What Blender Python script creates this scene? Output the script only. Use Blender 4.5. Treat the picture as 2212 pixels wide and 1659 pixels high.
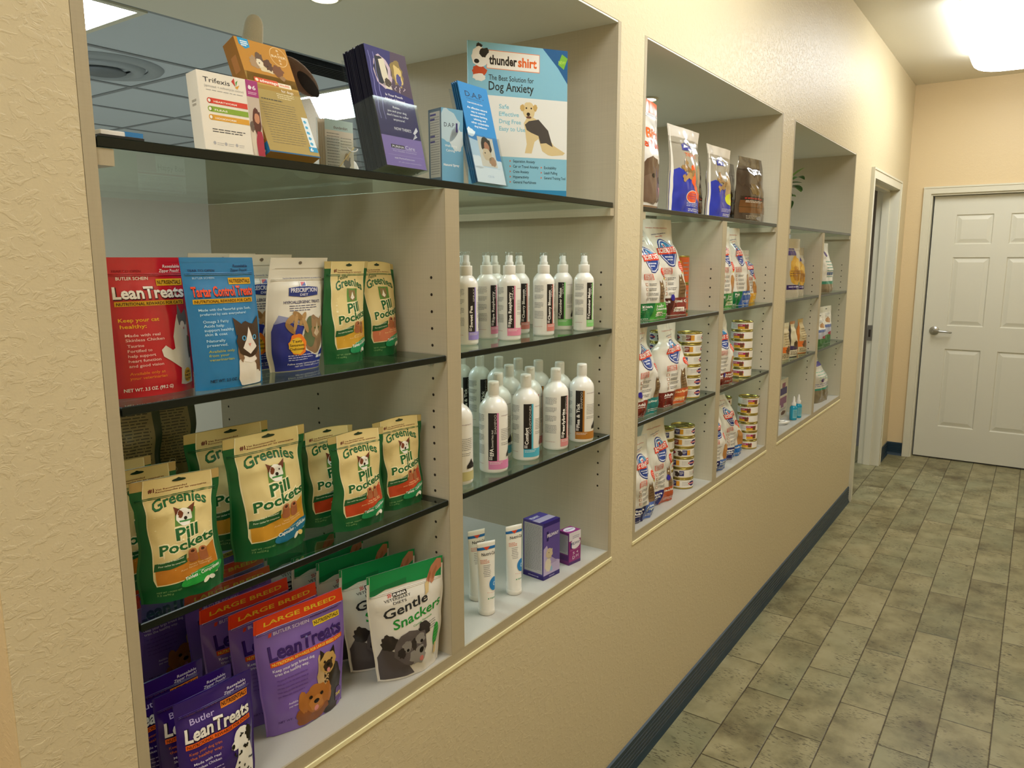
import bpy, math, random
from mathutils import Vector, Matrix, noise
from mathutils.geometry import tessellate_polygon

for o in list(bpy.data.objects):
    bpy.data.objects.remove(o, do_unlink=True)
SC = bpy.context.scene
COL = SC.collection

# ---------------------------------------------------------------- camera
W_IMG, H_IMG, F_PX = 2212, 1659, 1627.0
YAW, PIT, ROL = math.radians(55.133), math.radians(9.364), math.radians(-0.105)
cam_d = bpy.data.cameras.new('camera')
cam_o = bpy.data.objects.new('camera', cam_d)
COL.objects.link(cam_o)
cam_d.sensor_fit = 'HORIZONTAL'
cam_d.sensor_width = 36.0
cam_d.lens = F_PX / W_IMG * 36.0
cam_d.clip_start = 0.02
_f = Vector((math.sin(YAW) * math.cos(PIT), math.cos(YAW) * math.cos(PIT), -math.sin(PIT)))
_r = Vector((math.cos(YAW), -math.sin(YAW), 0))
_u = _r.cross(_f)
_r2 = _r * math.cos(ROL) + _u * math.sin(ROL)
_u2 = -_r * math.sin(ROL) + _u * math.cos(ROL)
_m = Matrix((_r2, _u2, -_f)).transposed().to_4x4()
_m.translation = Vector((0, -0.9126, 1.5697))
cam_o.matrix_world = _m
SC.camera = cam_o

# ---------------------------------------------------------------- world, exposure
wd = bpy.data.worlds.new('world')
SC.world = wd
wd.use_nodes = True
wd.node_tree.nodes['Background'].inputs[0].default_value = (1.0, 0.93, 0.8, 1)
wd.node_tree.nodes['Background'].inputs[1].default_value = 0.05
SC.view_settings.view_transform = 'Standard'
SC.view_settings.look = 'None'
SC.view_settings.gamma = 1
SC.view_settings.use_curve_mapping = False
SC.view_settings.exposure = 0.18

HALL_LIGHT = (0.98, 1.0, 1.0)      # corridor fluorescent tubes
ROOM_LIGHT = (0.80, 0.93, 1.0)      # tubes in the room behind
HALL_POWER = 10.0
ROOM_POWER = 22.0
DOWN_POWER = 20.0

# ---------------------------------------------------------------- materials
def lin(c):
    if isinstance(c, str):
        c = tuple(int(c[i:i + 2], 16) / 255 for i in (0, 2, 4))
    return tuple((x / 12.92 if x <= 0.04045 else ((x + 0.055) / 1.055) ** 2.4) for x in c[:3])

MATS = {}
def mat(name, col, rough=0.5, metal=0.0, coat=0.0, spec=0.5, bump=None, trans=0.0, ior=1.45, sheen=0.0):
    if name in MATS:
        return MATS[name]
    m = bpy.data.materials.new(name)
    m.use_nodes = True
    nt = m.node_tree
    b = nt.nodes['Principled BSDF']
    b.inputs['Base Color'].default_value = (*lin(col), 1)
    b.inputs['Roughness'].default_value = rough
    b.inputs['Metallic'].default_value = metal
    b.inputs['Specular IOR Level'].default_value = spec
    b.inputs['Coat Weight'].default_value = coat
    b.inputs['Coat Roughness'].default_value = 0.12
    b.inputs['IOR'].default_value = ior
    b.inputs['Transmission Weight'].default_value = trans
    b.inputs['Sheen Weight'].default_value = sheen
    if bump:
        sc, st = bump
        n = nt.nodes.new('ShaderNodeTexNoise'); n.inputs['Scale'].default_value = sc
        n.inputs['Detail'].default_value = 3
        tc = nt.nodes.new('ShaderNodeTexCoord')
        nt.links.new(tc.outputs['Object'], n.inputs['Vector'])
        bp = nt.nodes.new('ShaderNodeBump'); bp.inputs['Strength'].default_value = st
        bp.inputs['Distance'].default_value = 0.002
        nt.links.new(n.outputs[0], bp.inputs['Height'])
        nt.links.new(bp.outputs[0], b.inputs['Normal'])
    MATS[name] = m
    return m

def ink(col, gloss=0.32):
    """printed colour on packaging"""
    return mat('print_%s_%02d' % (col, int(gloss * 100)), col, rough=gloss, spec=0.5 if gloss < 0.5 else 0.2)

def emis(name, col, power):
    if name in MATS:
        return MATS[name]
    m = bpy.data.materials.new(name)
    m.use_nodes = True
    nt = m.node_tree
    for n in list(nt.nodes):
        nt.nodes.remove(n)
    e = nt.nodes.new('ShaderNodeEmission')
    e.inputs[0].default_value = (*col, 1)
    e.inputs[1].default_value = power
    out = nt.nodes.new('ShaderNodeOutputMaterial')
    nt.links.new(e.outputs[0], out.inputs[0])
    MATS[name] = m
    return m

def thin_glass(name, tint, strength=1.0, base=0.04):
    """clear sheet: tinted see-through mixed with a mirror-like surface sheen that grows at grazing angles"""
    if name in MATS:
        return MATS[name]
    m = bpy.data.materials.new(name)
    m.use_nodes = True
    nt = m.node_tree
    for n in list(nt.nodes):
        nt.nodes.remove(n)
    L = nt.links
    tr = nt.nodes.new('ShaderNodeBsdfTransparent'); tr.inputs[0].default_value = (*tint, 1)
    gl = nt.nodes.new('ShaderNodeBsdfGlossy'); gl.inputs['Roughness'].default_value = 0.05
    gl.inputs[0].default_value = (0.92, 1.0, 0.96, 1)
    lw = nt.nodes.new('ShaderNodeLayerWeight'); lw.inputs[0].default_value = 0.5
    pw = nt.nodes.new('ShaderNodeMath'); pw.operation = 'POWER'; pw.inputs[1].default_value = 5.0
    mu = nt.nodes.new('ShaderNodeMath'); mu.operation = 'MULTIPLY_ADD'
    mu.inputs[1].default_value = 0.96 * strength; mu.inputs[2].default_value = base
    mu.use_clamp = True
    mx = nt.nodes.new('ShaderNodeMixShader')
    out = nt.nodes.new('ShaderNodeOutputMaterial')
    L.new(lw.outputs['Facing'], pw.inputs[0]); L.new(pw.outputs[0], mu.inputs[0])
    L.new(mu.outputs[0], mx.inputs[0]); L.new(tr.outputs[0], mx.inputs[1]); L.new(gl.outputs[0], mx.inputs[2])
    L.new(mx.outputs[0], out.inputs[0])
    MATS[name] = m
    return m

# ---------------------------------------------------------------- mesh building
class MB:
    """collects faces with a material each, becomes ONE mesh object"""
    def __init__(s):
        s.v = []; s.f = []; s.m = []; s.mats = []; s.sm = []
    def mi(s, m):
        if m not in s.mats:
            s.mats.append(m)
        return s.mats.index(m)
    def add(s, vs, fs, m, smooth=False, M=None):
        b = len(s.v); i = s.mi(m)
        s.v.extend([(M @ Vector(v)) if M is not None else Vector(v) for v in vs])
        for f in fs:
            s.f.append([b + k for k in f]); s.m.append(i); s.sm.append(smooth)
    def box(s, a, b, m, M=None, bev=0.0):
        x0, y0, z0 = (min(a[i], b[i]) for i in range(3)); x1, y1, z1 = (max(a[i], b[i]) for i in range(3))
        if bev <= 0:
            vs = [(x0, y0, z0), (x1, y0, z0), (x1, y1, z0), (x0, y1, z0), (x0, y0, z1), (x1, y0, z1), (x1, y1, z1), (x0, y1, z1)]
            fs = [(0, 3, 2, 1), (4, 5, 6, 7), (0, 1, 5, 4), (1, 2, 6, 5), (2, 3, 7, 6), (3, 0, 4, 7)]
            s.add(vs, fs, m, False, M); return
        # bevelled in plan (vertical edges) plus small top and bottom chamfer
        def ring(z, i):
            return [(x0 + i + bev, y0 + i, z), (x1 - i - bev, y0 + i, z), (x1 - i, y0 + i + bev, z), (x1 - i, y1 - i - bev, z),
                    (x1 - i - bev, y1 - i, z), (x0 + i + bev, y1 - i, z), (x0 + i, y1 - i - bev, z), (x0 + i, y0 + i + bev, z)]
        vs = ring(z0, bev * .7) + ring(z0 + bev * .7, 0) + ring(z1 - bev * .7, 0) + ring(z1, bev * .7)
        fs = [tuple(range(7, -1, -1)), tuple(range(24, 32))]
        for k in range(3):
            for i in range(8):
                j = (i + 1) % 8
                fs.append((k * 8 + i, k * 8 + j, k * 8 + 8 + j, k * 8 + 8 + i))
        s.add(vs, fs, m, False, M)
    def lathe(s, prof, m, n=40, M=None, smooth=True, cap=True):
        """prof: list of (r, z) bottom to top"""
        vs = []; fs = []
        for r, z in prof:
            for i in range(n):
                a = 2 * math.pi * i / n
                vs.append((r * math.cos(a), r * math.sin(a), z))
        for k in range(len(prof) - 1):
            for i in range(n):
                j = (i + 1) % n
                fs.append((k * n + i, k * n + j, (k + 1) * n + j, (k + 1) * n + i))
        s.add(vs, fs, m, smooth, M)
        if cap:
            s.add(vs[:n], [tuple(range(n - 1, -1, -1))], m, False, M)
            s.add(vs[-n:], [tuple(range(n))], m, False, M)
    def tube(s, pts, r, m, n=10, M=None, r1=None):
        pts = [Vector(p) for p in pts]; vs = []; fs = []
        up = Vector((0.13, 0.2, 1)).normalized()
        K = len(pts)
        for k, p in enumerate(pts):
            d = (pts[min(k + 1, K - 1)] - pts[max(k - 1, 0)]).normalized()
            a = d.cross(up); a = a.normalized() if a.length > 1e-4 else Vector((1, 0, 0)); b = d.cross(a)
            rr = r[k] if isinstance(r, (list, tuple)) else (r if r1 is None else r + (r1 - r) * k / max(1, K - 1))
            for i in range(n):
                t = 2 * math.pi * i / n
                vs.append(p + a * (rr * math.cos(t)) + b * (rr * math.sin(t)))
        for k in range(K - 1):
            for i in range(n):
                j = (i + 1) % n
                fs.append((k * n + i, k * n + j, (k + 1) * n + j, (k + 1) * n + i))
        fs.append(tuple(range(n - 1, -1, -1))); fs.append(tuple((K - 1) * n + i for i in range(n)))
        s.add(vs, fs, m, True, M)
    def build(s, name, parent=None, loc=None, rz=0.0, rot=None):
        me = bpy.data.meshes.new(name)
        me.from_pydata([tuple(v) for v in s.v], [], s.f)
        for m in s.mats:
            me.materials.append(m)
        me.polygons.foreach_set('material_index', s.m)
        me.polygons.foreach_set('use_smooth', s.sm)
        me.update()
        o = bpy.data.objects.new(name, me)
        COL.objects.link(o)
        if parent is not None:
            o.parent = parent
        if loc is not None:
            o.location = loc
        if rot is not None:
            o.rotation_euler = rot
        elif rz:
            o.rotation_euler = (0, 0, rz)
        return o

def tag(o, label=None, cat=None, group=None, kind=None):
    if label: o['label'] = label
    if cat: o['category'] = cat
    if group: o['group'] = group
    if kind: o['kind'] = kind
    return o

def empty(name, loc, rz=0.0, rot=None):
    o = bpy.data.objects.new(name, None)
    COL.objects.link(o)
    o.empty_display_size = 0.02
    o.location = loc
    o.rotation_euler = rot if rot is not None else (0, 0, rz)
    return o

def copy_tree(o, parent=None):
    c = o.copy(); COL.objects.link(c)
    c.parent = parent
    for ch in [x for x in bpy.data.objects if x.parent == o]:
        copy_tree(ch, c)
    return c

# ---------------------------------------------------------------- printed artwork
_TX = {}
def glyphs(s, bold):
    key = (s, bold)
    if key in _TX:
        return _TX[key]
    cu = bpy.data.curves.new('t', 'FONT')
    cu.body = s; cu.size = 1.0; cu.resolution_u = 2; cu.offset = bold
    cu.fill_mode = 'FRONT'
    ob = bpy.data.objects.new('t', cu); COL.objects.link(ob)
    bpy.context.view_layer.update()
    dg = bpy.context.evaluated_depsgraph_get()
    me = ob.evaluated_get(dg).to_mesh()
    vs = [(v.co.x, v.co.y) for v in me.vertices]
    fs = []
    for p in me.polygons:
        k = list(p.vertices)
        for i in range(1, len(k) - 1):
            fs.append((k[0], k[i], k[i + 1]))
    ob.evaluated_get(dg).to_mesh_clear()
    bpy.data.objects.remove(ob); bpy.data.curves.remove(cu)
    if vs:
        x0 = min(v[0] for v in vs); x1 = max(v[0] for v in vs)
        vs = [((v[0] - x0) / max(1e-6, x1 - x0), v[1] / 0.70) for v in vs]
    _TX[key] = (vs, fs)
    return _TX[key]

class Art:
    """flat artwork in unit coordinates (0..1 across, 0..1 up), later laid onto a package surface"""
    def __init__(s, gloss=0.32):
        s.it = []; s.g = gloss; s.L = 0
    def raw(s, vs, fs, col, L=None):
        s.it.append((vs, fs, col, s.L if L is None else L))
    def poly(s, pts, col, L=None):
        tr = tessellate_polygon([[Vector((p[0], p[1], 0)) for p in pts]])
        s.raw(list(pts), [tuple(t) for t in tr], col, L)
    def rect(s, x0, y0, x1, y1, col, L=None, sl=0.0):
        s.poly([(x0, y0), (x1, y0 + sl * (x1 - x0)), (x1, y1 + sl * (x1 - x0)), (x0, y1)], col, L)
    def ell(s, cx, cy, rx, ry, col, L=None, n=22, rot=0.0, a0=0, a1=360):
        c, q = math.cos(math.radians(rot)), math.sin(math.radians(rot))
        pts = []
        for i in range(n):
            a = math.radians(a0 + (a1 - a0) * i / (n if a1 - a0 >= 360 else n - 1))
            x, y = rx * math.cos(a), ry * math.sin(a)
            pts.append((cx + x * c - y * q, cy + x * q + y * c))
        s.poly(pts, col, L)
    def blob(s, cx, cy, rx, ry, col, seed=0, rough=0.18, L=None, n=26):
        pts = []
        for i in range(n):
            a = 2 * math.pi * i / n
            k = 1 + rough * noise.noise(Vector((math.cos(a) * 2.2, math.sin(a) * 2.2, seed * 3.7)))*1.6
            pts.append((cx + rx * k * math.cos(a), cy + ry * k * math.sin(a)))
        s.poly(pts, col, L)
    def txt(s, t, x0, x1, y, h, col, bold=0.0, sl=0.0, arc=0.0, L=None, it=0.0, vert=False):
        vs, fs = glyphs(t, bold)
        out = []
        for a, b in vs:
            if vert:   # reads upward: x runs up the package, h is across
                out.append((x0 - b * h, y + a * (x1)))
            else:
                x = x0 + (x1 - x0) * a + it * b * h
                out.append((x, y + b * h + sl * (x - x0) + arc * (1 - (2 * a - 1) ** 2)))
        s.raw(out, fs, col, L)
    def fine(s, x0, x1, y, n, dy, h, col, seed=1, L=None, sl=0.0):
        """small print: rows of word-long dashes"""
        r = random.Random(seed)
        for k in range(n):
            x = x0; yy = y - k * dy
            end = x1 - (x1 - x0) * (r.random() * 0.3 if k == n - 1 else r.random() * 0.06)
            while x < end:
                w = (x1 - x0) * r.uniform(0.06, 0.17)
                e = min(x + w, end)
                s.rect(x, yy + sl * (x - x0), e, yy + h + sl * (x - x0), col, L, sl)
                x = e + (x1 - x0) * 0.025
    def lay(s, mb, F, thr=0.006, step=0.00016, base=0.00045):
        """F(a, b, off) gives the point on the package; big triangles are cut up so they follow the surface"""
        if thr > .1:
            step, base = min(step, .00005), min(base, .0001)
        for vs, fs, col, L in s.it:
            m = ink(col, s.g)
            off = base + step * L
            vs = [(min(.992, max(.008, a)), min(.996, max(.004, b))) for a, b in vs] if thr < .1 else [(min(1, max(0, a)), min(1, max(0, b))) for a, b in vs]
            V = [F(a, b, off) for a, b in vs]; P = list(vs); out = []
            st = [tuple(f) for f in fs]; cache = {}
            while st:
                f = st.pop()
                ls = [((V[f[i]] - V[f[(i + 1) % 3]]).length, i) for i in range(3)]
                l, i = max(ls)
                if thr < .1:   # first into narrow strips, so that they wrap round bottles and cans
                    pl = [abs(P[f[q]][0] - P[f[(q + 1) % 3]][0]) for q in range(3)]
                    if max(pl) > .12:
                        i = pl.index(max(pl)); l = 1.0
                if l > thr and len(P) < 60000:
                    a, b, c = f[i], f[(i + 1) % 3], f[(i + 2) % 3]
                    k = (a, b) if a < b else (b, a)
                    if k not in cache:
                        p = ((P[a][0] + P[b][0]) / 2, (P[a][1] + P[b][1]) / 2)
                        P.append(p); V.append(F(p[0], p[1], off)); cache[k] = len(P) - 1
                    n = cache[k]
                    st.append((a, n, c)); st.append((n, b, c))
                else:
                    out.append(f)
            mb.add(V, out, m, True)
# ================================================================ surfaces of the place
def node_mat(name):
    m = bpy.data.materials.new(name); m.use_nodes = True
    MATS[name] = m
    return m, m.node_tree, m.node_tree.nodes['Principled BSDF']

def wall_material(name, col, amp=1.0, scale=42.0):
    m, nt, b = node_mat(name)
    N, L = nt.nodes, nt.links
    b.inputs['Base Color'].default_value = (*lin(col), 1)
    b.inputs['Roughness'].default_value = 0.42
    b.inputs['Specular IOR Level'].default_value = 0.35
    tc = N.new('ShaderNodeTexCoord')
    mp = N.new('ShaderNodeMapping'); mp.inputs['Scale'].default_value = (1, 1, 1.35)
    n1 = N.new('ShaderNodeTexNoise'); n1.inputs['Scale'].default_value = scale; n1.inputs['Detail'].default_value = 4
    n1.inputs['Roughness'].default_value = 0.6; n1.inputs['Distortion'].default_value = 0.7
    cr = N.new('ShaderNodeValToRGB'); cr.color_ramp.elements[0].position = 0.50; cr.color_ramp.elements[1].position = 0.60
    n2 = N.new('ShaderNodeTexNoise'); n2.inputs['Scale'].default_value = scale * 4.5; n2.inputs['Detail'].default_value = 2
    mx = N.new('ShaderNodeMath'); mx.operation = 'MULTIPLY_ADD'; mx.inputs[1].default_value = 0.25
    bp = N.new('ShaderNodeBump'); bp.inputs['Strength'].default_value = 0.5 * amp; bp.inputs['Distance'].default_value = 0.0022
    L.new(tc.outputs['Object'], mp.inputs[0])
    for n in (n1, n2): L.new(mp.outputs[0], n.inputs['Vector'])
    L.new(n1.outputs[0], cr.inputs[0]); L.new(n2.outputs[0], mx.inputs[0]); L.new(cr.outputs[0], mx.inputs[2])
    L.new(mx.outputs[0], bp.inputs['Height']); L.new(bp.outputs[0], b.inputs['Normal'])
    return m

def linen_material(name, col, amp=0.08, rough=0.45):
    """laminate with a woven linen print"""
    m, nt, b = node_mat(name)
    N, L = nt.nodes, nt.links
    b.inputs['Roughness'].default_value = rough
    tc = N.new('ShaderNodeTexCoord')
    tot = None
    for sc in ((6, 6, 420), (300, 420, 6)):
        mp = N.new('ShaderNodeMapping'); mp.inputs['Scale'].default_value = sc
        n = N.new('ShaderNodeTexNoise'); n.inputs['Scale'].default_value = 1.0; n.inputs['Detail'].default_value = 2
        L.new(tc.outputs['Object'], mp.inputs[0]); L.new(mp.outputs[0], n.inputs['Vector'])
        if tot is None: tot = n.outputs[0]
        else:
            a = N.new('ShaderNodeMath'); a.operation = 'ADD'; L.new(tot, a.inputs[0]); L.new(n.outputs[0], a.inputs[1]); tot = a.outputs[0]
    hs = N.new('ShaderNodeMapRange'); hs.inputs[1].default_value = 0.6; hs.inputs[2].default_value = 1.4
    hs.inputs[3].default_value = 1 - amp; hs.inputs[4].default_value = 1 + amp
    mc = N.new('ShaderNodeMix'); mc.data_type = 'RGBA'; mc.blend_type = 'MULTIPLY'; mc.inputs[0].default_value = 1
    mc.inputs[6].default_value = (*lin(col), 1)
    L.new(tot, hs.inputs[0]); L.new(hs.outputs[0], mc.inputs[7]); L.new(mc.outputs[2], b.inputs['Base Color'])
    return m

def floor_material():
    m, nt, b = node_mat('floor_tile')
    N, L = nt.nodes, nt.links
    TL, TW = 0.467, 0.1525
    def math_(op, a=None, bb=None, c=None):
        n = N.new('ShaderNodeMath'); n.operation = op
        for i, v in enumerate((a, bb, c)):
            if v is None: continue
            if isinstance(v, (int, float)): n.inputs[i].default_value = v
            else: L.new(v, n.inputs[i])
        return n.outputs[0]
    geo = N.new('ShaderNodeNewGeometry')
    sp = N.new('ShaderNodeSeparateXYZ'); L.new(geo.outputs['Position'], sp.inputs[0])
    v = math_('DIVIDE', math_('MULTIPLY', sp.outputs[1], -1.0), TW)
    row = math_('FLOOR', v); fv = math_('SUBTRACT', v, row)
    u = math_('ADD', math_('DIVIDE', math_('SUBTRACT', sp.outputs[0], 2.338), TL), math_('MULTIPLY', row, 0.4))
    ci = math_('FLOOR', u); fu = math_('SUBTRACT', u, ci)
    # distance to the nearest joint in metres
    du = math_('MULTIPLY', math_('MINIMUM', fu, math_('SUBTRACT', 1.0, fu)), TL)
    dv = math_('MULTIPLY', math_('MINIMUM', fv, math_('SUBTRACT', 1.0, fv)), TW)
    d = math_('MINIMUM', du, dv)
    wob = N.new('ShaderNodeTexNoise'); wob.inputs['Scale'].default_value = 60; L.new(geo.outputs['Position'], wob.inputs['Vector'])
    d2 = math_('ADD', d, math_('MULTIPLY', math_('SUBTRACT', wob.outputs[0], 0.5), 0.0025))
    gr = N.new('ShaderNodeMapRange'); gr.inputs[1].default_value = 0.0006; gr.inputs[2].default_value = 0.0032; gr.clamp = True
    L.new(d2, gr.inputs[0])
    cb = N.new('ShaderNodeCombineXYZ'); L.new(ci, cb.inputs[0]); L.new(row, cb.inputs[1])
    wn = N.new('ShaderNodeTexWhiteNoise'); wn.noise_dimensions = '2D'; L.new(cb.outputs[0], wn.inputs['Vector'])
    # cloudy colour, shifted per tile
    va = N.new('ShaderNodeVectorMath'); va.operation = 'MULTIPLY_ADD'; va.inputs[1].default_value = (9, 9, 9)
    L.new(wn.outputs['Color'], va.inputs[0]); L.new(geo.outputs['Position'], va.inputs[2])
    n1 = N.new('ShaderNodeTexNoise'); n1.inputs['Scale'].default_value = 7; n1.inputs['Detail'].default_value = 6; n1.inputs['Roughness'].default_value = 0.6
    L.new(va.outputs[0], n1.inputs['Vector'])
    cr = N.new('ShaderNodeValToRGB')
    el = cr.color_ramp.elements
    el[0].position = 0.30; el[0].color = (*lin('5c5236'), 1)
    el[1].position = 0.72; el[1].color = (*lin('9f9774'), 1)
    e = el.new(0.46); e.color = (*lin('7f7856'), 1)
    e = el.new(0.58); e.color = (*lin('948c68'), 1)
    mixn = math_('ADD', math_('MULTIPLY', n1.outputs[0], 0.9), math_('MULTIPLY', wn.outputs['Value'], 0.13))
    L.new(mixn, cr.inputs[0])
    # green-grey tint patches
    n3 = N.new('ShaderNodeTexNoise'); n3.inputs['Scale'].default_value = 3.1; n3.inputs['Detail'].default_value = 3; L.new(va.outputs[0], n3.inputs['Vector'])
    tint = N.new('ShaderNodeMix'); tint.data_type = 'RGBA'; tint.inputs[7].default_value = (*lin('7c8163'), 1)
    tf = N.new('ShaderNodeMapRange'); tf.inputs[1].default_value = 0.45; tf.inputs[2].default_value = 0.75; tf.inputs[4].default_value = 0.55
    L.new(n3.outputs[0], tf.inputs[0]); L.new(tf.outputs[0], tint.inputs[0]); L.new(cr.outputs[0], tint.inputs[6])
    # fine dark scratches across some tiles
    mp = N.new('ShaderNodeMapping'); mp.inputs['Scale'].default_value = (260, 55, 1); L.new(va.outputs[0], mp.inputs[0])
    n4 = N.new('ShaderNodeTexNoise'); n4.inputs['Scale'].default_value = 1; n4.inputs['Detail'].default_value = 2; L.new(mp.outputs[0], n4.inputs['Vector'])
    n5 = N.new('ShaderNodeTexNoise'); n5.inputs['Scale'].default_value = 11; n5.inputs['Detail'].default_value = 2; L.new(va.outputs[0], n5.inputs['Vector'])
    s1 = N.new('ShaderNodeMapRange'); s1.inputs[1].default_value = 0.58; s1.inputs[2].default_value = 0.63; L.new(n4.outputs[0], s1.inputs[0])
    s2 = N.new('ShaderNodeMapRange'); s2.inputs[1].default_value = 0.46; s2.inputs[2].default_value = 0.56; L.new(n5.outputs[0], s2.inputs[0])
    sc = math_('MULTIPLY', math_('MULTIPLY', s1.outputs[0], s2.outputs[0]), 0.9)
    scr = N.new('ShaderNodeMix'); scr.data_type = 'RGBA'; scr.inputs[7].default_value = (*lin('3c3520'), 1)
    L.new(sc, scr.inputs[0]); L.new(tint.outputs[2], scr.inputs[6])
    jo = N.new('ShaderNodeMix'); jo.data_type = 'RGBA'; jo.inputs[6].default_value = (*lin('33260f'), 1)
    L.new(gr.outputs[0], jo.inputs[0]); L.new(scr.outputs[2], jo.inputs[7])
    L.new(jo.outputs[2], b.inputs['Base Color'])
    b.inputs['Roughness'].default_value = 0.42
    b.inputs['Specular IOR Level'].default_value = 0.4
    h = math_('ADD', gr.outputs[0], math_('MULTIPLY', n1.outputs[0], 0.5))
    bp = N.new('ShaderNodeBump'); bp.inputs['Strength'].default_value = 0.5; bp.inputs['Distance'].default_value = 0.0012
    L.new(h, bp.inputs['Height']); L.new(bp.outputs[0], b.inputs['Normal'])
    return m

def drop_ceiling_material():
    m, nt, b = node_mat('suspended_ceiling')
    N, L = nt.nodes, nt.links
    b.inputs['Base Color'].default_value = (*lin('c4ccd2'), 1)
    b.inputs['Roughness'].default_value = 0.9
    n = N.new('ShaderNodeTexNoise'); n.inputs['Scale'].default_value = 180
    tc = N.new('ShaderNodeTexCoord'); L.new(tc.outputs['Object'], n.inputs['Vector'])
    bp = N.new('ShaderNodeBump'); bp.inputs['Strength'].default_value = 0.3; bp.inputs['Distance'].default_value = 0.002
    L.new(n.outputs[0], bp.inputs['Height']); L.new(bp.outputs[0], b.inputs['Normal'])
    return m

M_WALL = wall_material('wall_paint', 'd0c29f', amp=.5, scale=60.0)
M_WALL2 = wall_material('wall_paint_far', 'dcc69c', amp=0.35, scale=60)
M_CEIL = wall_material('ceiling_paint', 'dcd8c8', amp=0.3, scale=70)
M_LINEN = linen_material('linen_laminate', 'c3b89f', amp=0.045)
M_EDGE = linen_material('laminate_edge', 'aea286', amp=0.035)
M_FLOORP = linen_material('cabinet_floor_laminate', 'b5b1a6', amp=0.03)
M_TRIM = mat('white_trim_paint', 'd6d2bd', rough=0.35)
M_DOOR = mat('door_paint', 'd8d6c6', rough=0.4, bump=(260, 0.15))
M_BASE = mat('vinyl_base', '1e3543', rough=0.4)
M_FLOOR = floor_material()
M_DROP = drop_ceiling_material()
M_ROOMWALL = wall_material('room_wall', 'b5ad98', amp=0.25)
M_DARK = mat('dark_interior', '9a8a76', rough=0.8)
M_CAULK = mat('caulk', 'ece3b4', rough=0.5)
M_GLASS = thin_glass('shelf_glass', (0.86, 0.925, 0.895), strength=1.0)
M_GEDGE = mat('dark_glass_edge', '0a140f', rough=0.22, spec=0.35)
M_CLEAR = thin_glass('clear_acrylic', (0.93, 0.95, 0.96), base=0.05)
M_STEEL = mat('brushed_steel', 'b4b4b0', rough=0.3, metal=0.9)
M_HOLE = mat('pin_hole', '2a2016', rough=0.9)

ZT, ZB = 2.1512, 0.7527
BAYS = [(0.4518, 1.7878, 1.0947), (1.9233, 3.2337, 2.5760), (3.3955, 4.6964, 4.0180)]
DEPTH = 0.73
WD = 0.86
CEILZ = 2.866
XC = 6.659

def struct(name, mb, label=None):
    o = mb.build(name); o['kind'] = 'structure'
    if label: o['label'] = label
    return o

# the long wall with its three openings; doorway casing starts at x = 5.157
w = MB()
def wb(x0, x1, z0, z1, y1=WD):
    w.box((x0, 0, z0), (x1, y1, z1), M_WALL)
wb(0.32, 0.4518, 0, CEILZ); w.box((0.3185, 0.0005, 0), (0.32, WD, CEILZ), M_WALL2)
wb(0.4518, 4.6964, 0, ZB); wb(0.4518, 4.6964, ZT, CEILZ)
wb(1.7878, 1.9233, ZB, ZT); wb(3.2337, 3.3955, ZB, ZT)
wb(4.6964, 4.75, 0, CEILZ)
wb(4.75, 5.19, 0, CEILZ, 0.12)
wb(5.19, 6.235, 2.09, CEILZ, 0.12)
wb(6.235, XC, 0, CEILZ, 0.12)
struct('wall_left', w, 'cream knockdown-textured corridor wall with three display openings')

# far wall with its door opening
w = MB()
DY0, DY1 = -0.189, -1.085
w.box((XC, 0.12, 0), (XC + 0.14, DY0 + 0.03, CEILZ), M_WALL2)
w.box((XC, DY0 + 0.03, 2.075), (XC + 0.14, DY1 - 0.03, CEILZ), M_WALL2)
w.box((XC, DY1 - 0.03, 0), (XC + 0.14, -1.62, CEILZ), M_WALL2)
struct('wall_far', w, 'cream wall at the end of the corridor')
w = MB(); w.box((-2.0, -1.62, 0), (XC + 0.14, -1.74, CEILZ), M_WALL2); struct('wall_right', w)
w = MB(); w.box((-2.0, -1.74, 0), (-2.12, 0.86, CEILZ), M_WALL2)
struct('wall_behind', w)
w = MB(); w.box((-2.0, 0.86, 0), (0.32, 0.98, CEILZ), M_WALL2); struct('wall_left_return', w)
w = MB(); w.box((-2.12, -1.74, -0.1), (XC + 0.14, 6.0, 0), M_FLOOR); struct('floor', w, 'stone-look tiles laid in staggered rows')
w = MB(); w.box((-1.7, 0.98, 0.0), (7.3, 5.3, 0.004), mat('room_floor', 'b9b5a8', rough=.6)); struct('floor_back_room', w)
w = MB(); w.box((-2.12, -1.74, CEILZ), (XC + 0.14, 0.98, CEILZ + 0.1), M_CEIL); struct('ceiling', w, 'smooth cream corridor ceiling')

# ribbed dark baseboard
def base_run(name, a, b, ny):
    """a, b: 2D ends along the wall, ny: unit vector into the corridor"""
    mb = MB()
    A, B, Nn = Vector((*a, 0)), Vector((*b, 0)), Vector((*ny, 0))
    prof = [(0.0, 0.0), (0.014, 0.0), (0.009, 0.014)]
    for k in range(5):
        z = 0.024 + k * 0.015
        prof += [(0.007, z), (0.0045, z + 0.0015), (0.0045, z + 0.004), (0.007, z + 0.0055)]
    prof += [(0.006, 0.102), (0.0, 0.105)]
    vs = []; n = len(prof)
    for P in (A, B):
        for o, z in prof:
            vs.append(P + Nn * o + Vector((0, 0, z)))
    fs = [(i, i + 1, n + i + 1, n + i) for i in range(n - 1)] + [tuple(range(n)), tuple(range(2 * n - 1, n - 1, -1))]
    mb.add(vs, fs, M_BASE)
    o = mb.build(name); o['kind'] = 'structure'
    return o
base_run('baseboard_left', (0.32, 0), (5.15, 0), (0, -1))['label'] = 'dark slate ribbed baseboard along the display wall'
base_run('baseboard_corner', (6.29, 0), (XC, 0), (0, -1))
base_run('baseboard_far', (XC, 0), (XC, -0.112), (-1, 0))
base_run('baseboard_right', (XC, -1.62), (-2.0, -1.62), (0, 1))

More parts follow.
